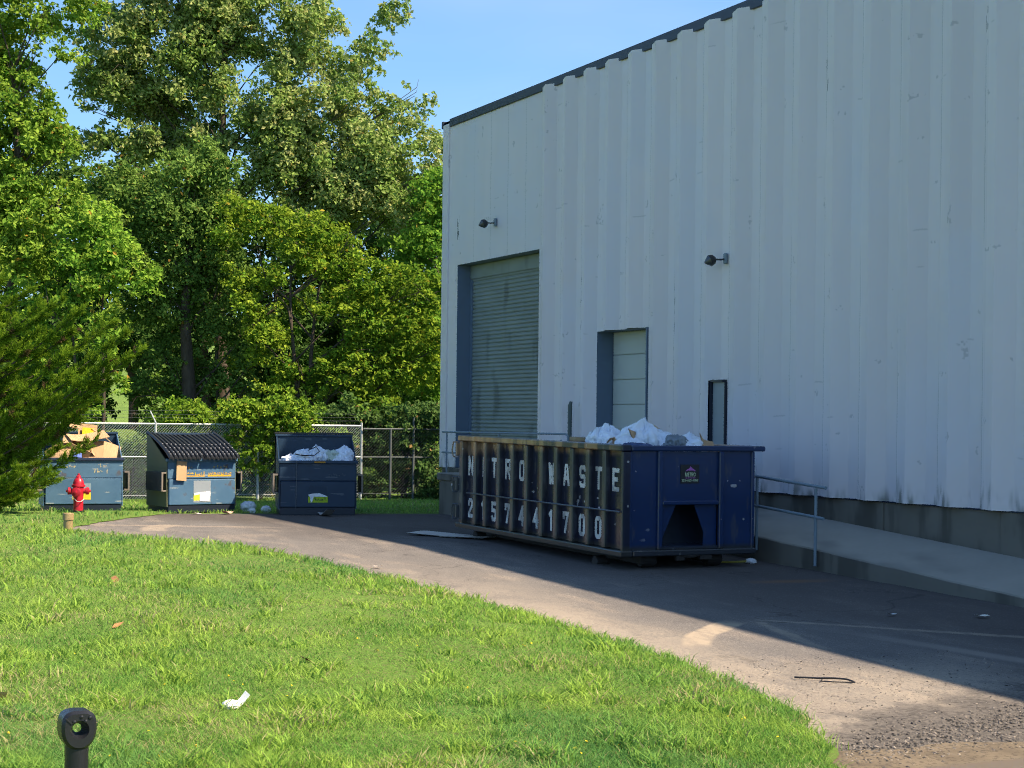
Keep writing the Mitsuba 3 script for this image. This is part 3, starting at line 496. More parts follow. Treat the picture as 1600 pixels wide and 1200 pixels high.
def dumpster(x, y, a, label, mat, side_mat, W_=1.66, lids=False, text=(), tcol=(0.42, 0.36, 0.22)):
    K = thing('dumpster', label, 'dumpster'); R = rotz(a); o = gp(x, y); dp = 1.12
    def P(n, m, mt=mat, par=K, **k): return put(n, xf(m, R, o), mt, par, **k)
    hf, hb = 1.10, 1.66
    def side(x0):
        v, f = extrude([(0, 0.13), (dp, 0.13), (dp, hb), (dp - 0.12, hb), (0.04, hf)], 0.02); return np.stack([x0 + v[:, 2], v[:, 0], v[:, 1]], 1), f
    P('side_wall', side(0.0), side_mat); P('side_wall', side(W_ - 0.02), side_mat)
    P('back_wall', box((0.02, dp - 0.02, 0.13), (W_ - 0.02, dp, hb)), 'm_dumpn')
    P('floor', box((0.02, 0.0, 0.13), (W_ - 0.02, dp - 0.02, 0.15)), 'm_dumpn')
    P('front_wall', cbox((0.02, 0.0, 0.735), (W_ - 0.02, 0.03, hf), 0.006))
    P('lower_panel', cbox((0.035, -0.035, 0.17), (W_ - 0.035, 0.03, 0.72), 0.012), smooth=25)
    P('front_rim', cbox((-0.02, -0.045, hf), (W_ + 0.02, 0.05, hf + 0.065), 0.01), mat if side_mat != 'm_dump' else 'm_navy2', smooth=25)
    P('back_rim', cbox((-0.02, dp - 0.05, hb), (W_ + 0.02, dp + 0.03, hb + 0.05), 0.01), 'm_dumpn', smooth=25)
    P('base', cbox((0.03, -0.01, 0.0), (W_ - 0.03, dp - 0.03, 0.168), 0.01), 'm_navy')
    for s in (0, 1):
        xa = -0.125 if s == 0 else W_; t = 0.014
        P('fork_pocket', cat([box((xa, 0.02, 0.47), (xa + 0.125, 0.85, 0.47 + t)), box((xa, 0.02, 0.86), (xa + 0.125, 0.85, 0.86 + t)), box((xa if s == 0 else xa + 0.125 - t, 0.02, 0.47 + t), ((xa if s == 0 else xa + 0.125 - t) + t, 0.85, 0.86))]), 'm_navy')
        P('pocket_flange', cat([cbox((xa - 0.008 if s == 0 else xa + 0.10, -0.02, 0.46), (xa + 0.03 if s == 0 else xa + 0.135, 0.02, 0.88), 0.006), box((xa + 0.03, -0.012, 0.46), (xa + 0.10, 0.018, 0.495)), box((xa + 0.03, -0.012, 0.845), (xa + 0.10, 0.018, 0.88))]), 'm_flange')
    for i, (t, x0, x1, z, h, _) in enumerate(text):
        P('lettering', worn_marks(x0, x1, z, h, -0.002, 7 + i + int(x)), 'm_matte', color=tcol, kind='stuff')
    return K, P, W_, dp, hf, hb
scene['m_flange'] = princ((0.20, 0.17, 0.14), 0.7)
scene['m_navy2'] = princ((0.02, 0.03, 0.065), 0.35)
A1, A2, A3 = -0.08, 0.17, -0.235
K, P, W_, dp, hf, hb = dumpster(6.18, 36.75, A1, 'faded blue open dumpster at the left, overflowing with cardboard, behind the red hydrant', 'm_dump', 'm_dump',
    text=[('', 1.10, 1.40, 0.96, 0.085, 0), ('', 0.98, 1.48, 0.83, 0.085, 0), ('', 0.08, 0.40, 0.81, 0.085, 0), ('', 0.34, 0.66, 0.94, 0.075, 0)])
P('sticker', box((0.60, -0.039, 0.27), (0.98, -0.0355, 0.62)), 'm_matte', color=(0.22, 0.30, 0.36)); P('label', box((0.60, -0.043, 0.27), (0.98, -0.0395, 0.42)), 'm_matte', color=(0.72, 0.55, 0.03))
P('side_wall_stain', box((0.02, dp + 0.003, 0.2), (0.03, dp + 0.02, 1.2)), 'm_navy')
R1, o1 = rotz(A1), gp(6.18, 36.75)
def in1(x, y, z): return tuple(R1 @ np.array([x, y, z]) + o1)
def hb_(name, label, p, w, d, R, bend=0.0, **k): q = in1(*p); board(name, label, *q, w, d, R1 @ R, bend, **k)
hb_('cardboard_sheet', 'large tan cardboard sheet leaning over the right rim of the left dumpster', (1.28, 0.35, 1.28), 0.80, 0.56, rot(0.95, 0.16, 0.05), -0.3)
hb_('cardboard_sheet', 'tan flattened box lying on top of the cardboard heap', (0.95, 0.45, 1.58), 0.85, 0.40, rot(0.35, -0.10, 0.2), 0.2)
hb_('cardboard_sheet', 'upright orange-brown cardboard with a yellow patch at the top of the heap', (0.98, 0.75, 1.70), 0.40, 0.36, rot(1.3, 0.1, 0.0), 0.1)
hb_('cardboard_sheet', 'brown cardboard flap at the left end of the heap', (0.38, 0.25, 1.27), 0.55, 0.5, rot(0.8, -0.45, 0.1), -0.2)
hb_('cardboard_sheet', 'tan cardboard strip standing on edge in the middle of the heap', (0.78, 0.22, 1.33), 0.12, 0.55, rot(0.9, 0.5, -0.5), 0.0)
hb_('cardboard_sheet', 'narrow pale cardboard slat poking up at the right of the heap', (1.28, 0.7, 1.63), 0.55, 0.06, rot(0.2, 0.62, 0.1), 0.0)
hb_('cardboard_sheet', 'brown scrap of cardboard at the very top of the heap', (0.62, 0.7, 1.85), 0.30, 0.25, rot(0.6, 0.3, 0.4), 0.6)
obox('cardboard_box', 'brown open box wedged in the heap of the left dumpster', *in1(0.45, 0.35, 1.18), (0.46, 0.4, 0.36), R1 @ rot(0.5, 0.45, 0.1), 0.2)
hb_('printed_box_panel', 'small yellow printed cardboard patch on top of the left dumpster', (0.98, 0.68, 1.72), 0.24, 0.16, rot(1.3, 0.1, 0.0), 0.0, mat='m_matte', color=(0.75, 0.48, 0.02))
hb_('printed_box_panel', 'blue and white printed scrap lying against the rim of the left dumpster', (0.68, 0.06, 1.22), 0.22, 0.14, rot(0.8, 0.2, 0.1), 0.0, mat='m_matte', color=(0.10, 0.16, 0.48))

K, P, W_, dp, hf, hb = dumpster(8.62, 35.90, A2, 'blue dumpster closed with black ribbed plastic lids, the middle one of the three', 'm_dump', 'm_olive_bounce', W_=1.62,
    text=[('', 0.42, 0.66, 0.93, 0.09, 0), ('', 1.06, 1.42, 0.94, 0.10, 0)], tcol=(0.45, 0.30, 0.06))
for i, (x0, x1) in enumerate(((0.36, 0.88), (0.94, 1.50))):
    P('lettering', worn_marks(x0, x1, 0.80, 0.07, -0.002, 3 + i, 0.95), 'm_matte', color=(0.62, 0.36, 0.03), kind='stuff')
    P('paint_band', box((x0, -0.003, 0.775), (x1, -0.0005, 0.80 + 0.01 * i)), 'm_matte', color=(0.62, 0.36, 0.03))
P('sticker', box((0.60, -0.039, 0.22), (1.0, -0.0355, 0.69)), 'm_matte', color=(0.26, 0.30, 0.34)); P('label', box((0.60, -0.043, 0.26), (0.78, -0.0395, 0.40)), 'm_matte', color=(0.60, 0.62, 0.05))
P('torn_paper', plate([(0.60, 0.42), (0.76, 0.44), (0.98, 0.46), (0.99, 0.41), (0.96, 0.24), (0.74, 0.25), (0.74, 0.40), (0.61, 0.37)], -0.052, 0.006), 'm_matte', color=(0.80, 0.80, 0.80))
for s in (0, 1):                                           # two corrugated lids, sagging
    x0 = -0.03 + s * (W_ / 2 + 0.035); w = W_ / 2 + 0.005; rows = []; nr = 8; prof = []
    for k in range(nr):
        b = x0 + w * k / nr; u = w / nr; prof += [(b, 0), (b + 0.12 * u, 0.0), (b + 0.25 * u, 0.036), (b + 0.72 * u, 0.036), (b + 0.86 * u, 0.0)]
    prof.append((x0 + w, 0))
    for t in np.linspace(0, 1, 9):
        y = dp + 0.01 - t * (dp + 0.17); z = hb + 0.055 - t * (hb - hf - 0.04) + 0.05 * math.sin(t * 3.0) - 0.02 * (t > 0.99)
        rows.append([(xx, y - hz * 0.4 + 0.10 * (abs(xx - W_ / 2) / W_ < 2) * 0, z + hz - 0.075 * (1 - (2 * (xx - W_ / 2) / W_) ** 2) * (1 - t)) for xx, hz in prof])
    lid = P('lid', cat([sheet(rows), sheet([[(q[0], q[1], q[2] - 0.012) for q in r[::-1]] for r in rows]), sheet([rows[-1][::-1], [(q[0], q[1], q[2] - 0.05) for q in rows[-1][::-1]]])]), 'm_black', smooth=25)
    rv = []
    for k in range(nr):
        for t in (0.62, 0.76, 0.90, 0.97):
            r = rows[min(8, int(t * 8))]; i = k * 5 + 2; q = np.array(r[i]) * 0.5 + np.array(r[i + 1]) * 0.5; y = dp + 0.01 - t * (dp + 0.17)
            q[1] = y - 0.0144; q[2] = hb + 0.055 - t * (hb - hf - 0.04) + 0.05 * math.sin(t * 3.0) + 0.040 - 0.075 * (1 - (2 * (q[0] - W_ / 2) / W_) ** 2) * (1 - t)
            rv.append(xf(lathe([(0, 0.018), (0.014, 0.012), (0.018, 0)], 6), None, q))
    P('rivet', cat(rv), 'm_matte', lid, color=(0.30, 0.31, 0.33), kind='stuff')
q = rotz(A2) @ np.array([0.30, -0.06, 0.90]) + gp(8.62, 35.90)
board('cardboard_flap', 'square of brown cardboard hanging out under the lid of the middle dumpster', *q, 0.24, 0.42, rotz(A2) @ rot(1.42, 0.10, 0.0), 0.05)

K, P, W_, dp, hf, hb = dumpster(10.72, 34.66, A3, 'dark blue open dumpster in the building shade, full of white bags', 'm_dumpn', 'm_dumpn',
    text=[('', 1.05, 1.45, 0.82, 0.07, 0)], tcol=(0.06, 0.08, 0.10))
P('sticker', box((0.64, -0.039, 0.27), (1.04, -0.0355, 0.62)), 'm_matte', color=(0.035, 0.055, 0.085)); P('label', box((0.62, -0.043, 0.27), (1.04, -0.0395, 0.40)), 'm_matte', color=(0.34, 0.46, 0.03))
P('print', worn_marks(0.75, 1.02, 0.30, 0.07, -0.044, 31, 0.95), 'm_matte', color=(0.03, 0.06, 0.05), kind='stuff')
P('torn_paper', plate([(0.62, 0.44), (0.72, 0.465), (0.86, 0.47), (1.02, 0.41), (1.03, 0.395), (0.74, 0.395), (0.71, 0.29), (0.68, 0.27), (0.66, 0.38)], -0.050, 0.006), 'm_matte', color=(0.75, 0.77, 0.80))
P('rim_tag', box((0.74, -0.049, hf + 0.015), (0.98, -0.0455, hf + 0.05)), 'm_matte', color=(0.40, 0.20, 0.03))
P('lid', cat([sheet([[(xx, dp + 0.08 + 0.02 * math.sin(xx * 40), z) for xx in np.linspace(-0.02, W_ + 0.02, 60)] for z in (hb + 0.05, 0.5)]), cbox((-0.03, dp + 0.0, hb + 0.052), (W_ + 0.03, dp + 0.10, hb + 0.09))]), 'm_black', label='black plastic lid folded back behind the bin')
P('tie_strap', cat([tube([[0.37, -0.05, hf + 0.065], [0.37, -0.055, 0.75], [0.36, -0.045, 0.14]], 0.009, 6)]), 'm_matte', color=(0.10, 0.12, 0.14))
R3, o3 = rotz(A3), gp(10.72, 34.66)
G = 'white bags in the shaded dumpster'
for i, (x, y, z, r, sq, kn, lb) in enumerate([(0.24, 0.36, 1.10, 0.22, 0.8, True, 'white bag slumped in the left corner of the shaded dumpster'), (0.38, 0.3, 1.08, 0.22, 0.7, False, 'small white bag second from the left in the shaded dumpster'),
        (0.60, 0.38, 1.18, 0.30, 0.75, False, 'round white bag, tallest in the shaded dumpster, crossed by a dark cord'), (0.86, 0.4, 1.20, 0.30, 0.8, True, 'white peaked bag just right of the middle of the shaded dumpster'), (1.12, 0.35, 1.22, 0.22, 0.75, False, 'pale greenish bag with a yellow mark in the shaded dumpster'),
        (1.36, 0.25, 1.16, 0.22, 0.6, False, 'low white bag at right in front of the peaked one in the shaded dumpster'), (1.42, 0.42, 1.22, 0.23, 0.95, True, 'white bag drawn up into the right corner of the shaded dumpster')]):
    q = R3 @ np.array([x, y, z]) + o3; bag('rubbish_bag', lb, *q, r, 40 + i, sq, (0.72, 0.76, 0.84) if i != 4 else (0.5, 0.56, 0.48), group=G, knot=kn, R=rotz(i), lean=(0.1, 0))
q = lambda x, y, z: R3 @ np.array([x, y, z]) + o3
put('drawstring', cat([tube([q(0.34, 0.14, 1.30), q(0.5, 0.02, 1.27), q(0.75, 0.0, 1.28), q(0.86, 0.08, 1.36), q(0.80, 0.2, 1.46), q(0.62, 0.15, 1.38)], 0.012, 6)]), 'm_black', smooth=40, label='dark cord looped across the white bags of the shaded dumpster', cat_='cord')
# litter by the dumpsters
for i, (x, y, r, lb) in enumerate([(10.55, 36.35, 0.17, 'round white bag on the ground between the middle and the shaded dumpster'), (10.82, 35.9, 0.11, 'small crumpled white bag on the ground left of the shaded dumpster'), (10.42, 35.6, 0.08, 'tiny white litter bag by the right corner of the middle dumpster')]):
    bag('litter_bag', lb, *gp(x, y, r * 0.55), r, 60 + i, 0.7, (0.72, 0.76, 0.8), knot=False)
for i, (x, y, w, d, c, lb) in enumerate([(7.95, 35.75, 0.42, 0.16, (0.62, 0.55, 0.52), 'flat pale paper on the ground left of the middle dumpster'), (9.1, 35.25, 0.2, 0.1, (0.7, 0.62, 0.58), 'scrap of white paper below the left half of the middle dumpster'), (9.75, 35.2, 0.5, 0.12, (0.55, 0.38, 0.28), 'flat brownish board at the foot of the middle dumpster'),
        (11.6, 34.2, 1.0, 0.2, (0.30, 0.29, 0.28), 'flat grey cardboard at the foot of the shaded dumpster'), (7.08, 36.75, 0.12, 0.1, (0.65, 0.5, 0.3), 'crumpled tan paper beside the red hydrant'), (8.51, 22.73, 0.12, 0.08, (0.7, 0.6, 0.5), 'white paper scrap on the sunny asphalt'), (13.5, 15.73, 0.13, 0.12, (0.6, 0.58, 0.52), 'square of paper on the shaded asphalt at right'), (12.55, 16.2, 0.14, 0.05, (0.4, 0.4, 0.4), 'thin grey scrap on the shaded asphalt')]):
    board('paper_scrap', lb, *gp(x, y, 0.02), w, d, rot(0.05, 0.05, 0.5 * i), 0.25, mat='m_matte', color=c, cat_='litter', t=0.006)
bag('crumpled_paper', 'crumpled white paper on the asphalt by the ramp, right of the container', *gp(14.35, 22.0, 0.03), 0.09, 71, 0.5, (0.72, 0.74, 0.78), cat_='litter', knot=False)
put('yellow_strap', tube([gp(13.7, 22.15, 0.02), gp(14.05, 22.05, 0.02), gp(14.3, 22.0, 0.03)], 0.015, 6), 'm_matte', color=(0.30, 0.26, 0.05), label='thin yellow strip on the ground by the container corner', cat_='litter')
put('paper_cup', xf(cat([bag_mesh(81, 0.072, 0.6, False), xf(sheet_board(0.11, 0.07, 0.004, 0.2), rot(0.5, -0.8, 0.3), (0.09, 0.02, 0.05))]), rotz(-0.4), gp(3.55, 12.63, 0.12)), 'm_matte', color=(0.80, 0.79, 0.76), smooth=True, label='crumpled white paper cup lying in the grass', cat_='litter')
def leaf_shape(L): v = np.array([[0, 0, 0], [0.3, 0.28, 0.1], [0.62, 0.3, 0.06], [1, 0, 0.15], [0.62, -0.3, 0.12], [0.3, -0.28, 0.02], [0.5, 0, -0.05]]) * L; return v, np.array([[0, 6, 1], [1, 6, 2], [2, 6, 3], [3, 6, 4], [4, 6, 5], [5, 6, 0]])
for i, (x, y, L, c, lb) in enumerate([(3.59, 17.21, 0.13, (0.50, 0.24, 0.10), 'orange-brown fallen leaf in the lawn'), (4.43, 21.15, 0.16, (0.22, 0.11, 0.05), 'dark brown fallen leaf farther up the lawn'), (4.83, 14.52, 0.14, (0.10, 0.06, 0.04), 'curled dark leaf in the middle of the lawn'), (2.02, 13.6, 0.22, (0.46, 0.34, 0.24), 'large tan dry leaf at the left edge of the photo')]):
    put('fallen_leaf', xf(leaf_shape(L), rot(0.3, -0.3, i * 1.3), gp(x, y, 0.10)), 'm_matte', color=c, label=lb, cat_='leaf', smooth=True)
put('bent_rubber_strip', cat([tube([gp(8.86, 12.84, 0.02), gp(9.02, 12.72, 0.022), gp(9.14, 12.63, 0.03), gp(9.22, 12.54, 0.03), gp(9.24, 12.46, 0.02)], 0.009, 6), tube([gp(9.05, 12.68, 0.016), gp(8.98, 12.60, 0.016), gp(9.06, 12.53, 0.016), gp(9.24, 12.44, 0.016)], 0.006, 6)]), 'm_black', smooth=40, label='bent black rubber strip lying on the dusty asphalt', cat_='litter')

# ---------------------------------------------------------------- hydrant, stub, post
H = thing('fire_hydrant', 'red fire hydrant with a dark base on the lawn in front of the left dumpster', 'hydrant'); o = gp(6.62, 35.2)
HR = rotz(-0.21)
def hp(n, m, mat='m_red', **k): put(n, xf(m, HR, o), mat, H, smooth=35, **k)
hp('base', lathe([(0, 0.0), (0.165, 0.0), (0.165, 0.05), (0.15, 0.06), (0.115, 0.07), (0.115, 0.12), (0, 0.12)], 20), 'm_black')
hp('barrel', lathe([(0.10, 0.12), (0.098, 0.40), (0.105, 0.42), (0.11, 0.55), (0.108, 0.60), (0.135, 0.605), (0.142, 0.625), (0.135, 0.65), (0.10, 0.655)], 24))
hp('bonnet', lathe([(0.112, 0.655), (0.108, 0.70), (0.088, 0.755), (0.055, 0.79), (0.048, 0.80), (0.055, 0.815), (0.04, 0.835), (0.025, 0.84), (0.025, 0.875), (0, 0.88)], 20))
hp('nozzle', cat([lathe([(0.055, 0), (0.055, 0.06), (0.075, 0.06), (0.078, 0.12), (0.06, 0.13), (0.025, 0.135), (0.025, 0.16), (0, 0.165)], 14, (0.085, 0, 0.52), 'x')]))
hp('nozzle', xf(lathe([(0.055, 0), (0.055, 0.06), (0.075, 0.06), (0.078, 0.12), (0.06, 0.13), (0.025, 0.135), (0.025, 0.16), (0, 0.165)], 14, (0.085, 0, 0.52), 'x'), rotz(math.pi)))
hp('pumper_nozzle', xf(lathe([(0.075, 0), (0.075, 0.05), (0.095, 0.05), (0.098, 0.11), (0.08, 0.12), (0.03, 0.125), (0.03, 0.15), (0, 0.155)], 16, (0.085, 0, 0.50), 'x'), rotz(-math.pi / 2 - 0.25)))
hp('chain', tube([[-0.10, -0.12, 0.49], [-0.09, -0.15, 0.38], [-0.02, -0.16, 0.31], [0.06, -0.15, 0.31], [0.12, -0.1, 0.36]], 0.009, 6), 'm_matte', color=(0.6, 0.55, 0.52))
S = thing('pipe_stub', 'short rusty tan capped pipe standing in the grass left of the asphalt', 'pipe'); o2 = gp(5.55, 30.42)
put('pipe', xf(lathe([(0.082, -0.1), (0.082, 0.24), (0.0, 0.24)], 20), None, o2), 'm_tan', S, smooth=35)
put('cap', xf(lathe([(0.084, 0.22), (0.098, 0.225), (0.098, 0.33), (0.09, 0.345), (0.03, 0.345), (0, 0.34)], 20), None, o2), 'm_tan', S, smooth=35)
def f_tan(p, n, uv): return mix((0.22, 0.15, 0.06), (0.36, 0.27, 0.13), fbm(p.x * 12, p.y * 12, p.z * 9, 3))
scene['m_tan'] = princ(proc(f_tan), 0.6)
import manifold3d as m3
BP = thing('chain_post', 'black metal post with a round holed head in the grass, bottom left', 'post'); o = gp(1.15, 6.09); hd = np.array([1.15, 6.09, 0.985])
put('shaft', xf(lathe([(0.043, -0.2), (0.043, 0.05), (0.0415, 1.29), (0, 1.3)], 28), None, o), 'm_post', BP, smooth=40)
pts = []
for a in np.linspace(0, 2 * np.pi, 40, endpoint=False):
    ca, sa = math.cos(a), math.sin(a); e = 2.0 if sa < 0 else 3.2
    r = 1 / (abs(ca) ** e + abs(sa) ** e) ** (1 / e); pts.append((0.062 * r * ca, (0.074 if sa < 0 else 0.066) * r * sa))
P2 = np.array(pts)
H1 = hull(np.vstack([np.c_[P2[:, 0], np.full(40, -0.036), P2[:, 1]], np.c_[P2[:, 0], np.full(40, 0.036), P2[:, 1]], np.c_[P2[:, 0] * 0.84, np.full(40, -0.05), P2[:, 1] * 0.86], np.c_[P2[:, 0] * 0.84, np.full(40, 0.05), P2[:, 1] * 0.86]]))
def frustum(h, r0, r1, z): return m3.Manifold.cylinder(h, r0, r1, 28).translate((0, 0, z)).rotate((90, 0, 0))
hm = m3.Manifold.hull_points(H1[0]) - frustum(0.085, 0.042, 0.012, -0.075) - frustum(0.085, 0.012, 0.042, -0.01)
hm = hm.to_mesh(); hm = (hm.vert_properties[:, :3].astype(float), hm.tri_verts)
nub = cat([xf(lathe([(0.007, 0), (0.006, 0.004), (0, 0.006)], 8), rot(math.pi / 2, 0, 0), (x, -0.050, z)) for x, z in ((0.005, 0.046), (0.035, 0.042), (0.020, 0.030), (-0.02, 0.03))] + [xf(cbox((-0.016, -0.004, -0.003), (0.016, 0.0, 0.003), 0.001), rot(0, 0.75, 0), (-0.040, -0.050, 0.033))])
put('head', xf(cat([hm, nub]), rotz(-math.radians(10.7) + 0.22), hd), 'm_post', BP, smooth=28)

# ---------------------------------------------------------------- chain-link fence
def fence(p0, p1, h, label, posts, mid=0.98, barb=False, mesh=(0, 1), cell=0.075, wire=0.0034, mt='m_steel'):
    K = thing('chain_link_fence', label, 'fence'); p0, p1 = np.array(p0, float), np.array(p1, float); L = np.linalg.norm(p1 - p0); u = np.array([*(p1 - p0) / L, 0]); o = np.array([*p0, 0])
    for t, ph in posts:
        q = o + u * t * L; pk = put('post', tube([q + [0, 0, -0.5], q + [0, 0, ph]], 0.036, 10), mt, K, smooth=40)
        if barb and t < 0.5: put('barb_arm', tube([q + [0, 0, ph], q + [-0.11, 0.16, ph + 0.30]], 0.018, 6), mt, K, smooth=40)
    a, b = o + u * mesh[0] * L, o + u * mesh[1] * L
    put('top_rail', tube([a + [0, 0, h], b + [0, 0, h]], 0.026, 8), mt, K, smooth=40)
    if mid: put('mid_rail', tube([a + [0, 0, mid], b + [0, 0, mid]], 0.020, 8), mt, K, smooth=40)
    put('bottom_wire', tube([a + [0, 0, -0.05], b + [0, 0, -0.05]], 0.008, 6), mt, K, smooth=40)
    if barb:
        for k in (0.35, 0.68, 1.0): put('barbed_wire', tube([o + u * f * L + np.array([-0.11 * k, 0.16 * k, h + 0.04 + 0.30 * k - 0.02 * math.sin(f * 9)]) for f in np.linspace(0, 1, 30)], 0.004, 4), 'm_steel_shaded', K)
    M = (mesh[1] - mesh[0]) * L; V, F = [], []
    def w(s0, z0, s1, z1):
        d = np.array([s1 - s0, z1 - z0]); d /= np.linalg.norm(d); n = np.array([-d[1], d[0]]) * wire; q = []
        for s, z in ((s0, z0), (s1, z1)):
            for k, dy in ((1, 0), (-0.5, -0.87), (-0.5, 0.87)): q.append(a + u * (s + n[0] * k) + np.array([0, 0, z + n[1] * k]) + np.array([-u[1], u[0], 0]) * dy * wire)
        i = len(V) * 6; V.append(q)
        for j in range(3): k = (j + 1) % 3; F.extend([[i + j, i + k, i + 3 + k], [i + j, i + 3 + k, i + 3 + j]])
    zb = -0.15; hh = h - zb
    for s in np.arange(-hh, M, cell):
        s0, z0, s1, z1 = s, zb, s + hh, h
        if s0 < 0: z0 -= s0; s0 = 0
        if s1 > M: z1 -= s1 - M; s1 = M
        if s1 - s0 > 0.02: w(s0, z0, s1, z1); w(M - s0, z0, M - s1, z1)
    put('wire_mesh', (np.array(V).reshape(-1, 3), np.array(F)), mt, K, kind='stuff')
fence((5.2, 45.0), (16.32, 45.0), 1.86, 'galvanised chain-link fence with barbed wire behind the dumpsters', [(0.06, 1.9), (0.475, 1.9), (0.73, 1.9), (1.0, 1.95)], barb=True)
fence((16.34, 44.9), (19.3, 44.7), 1.78, 'narrow overgrown gate section of chain-link fence beside the warehouse corner', [(0.27, 1.78), (0.50, 2.12), (0.89, 2.14)], cell=0.09, wire=0.0020, mt='m_steel_shaded')

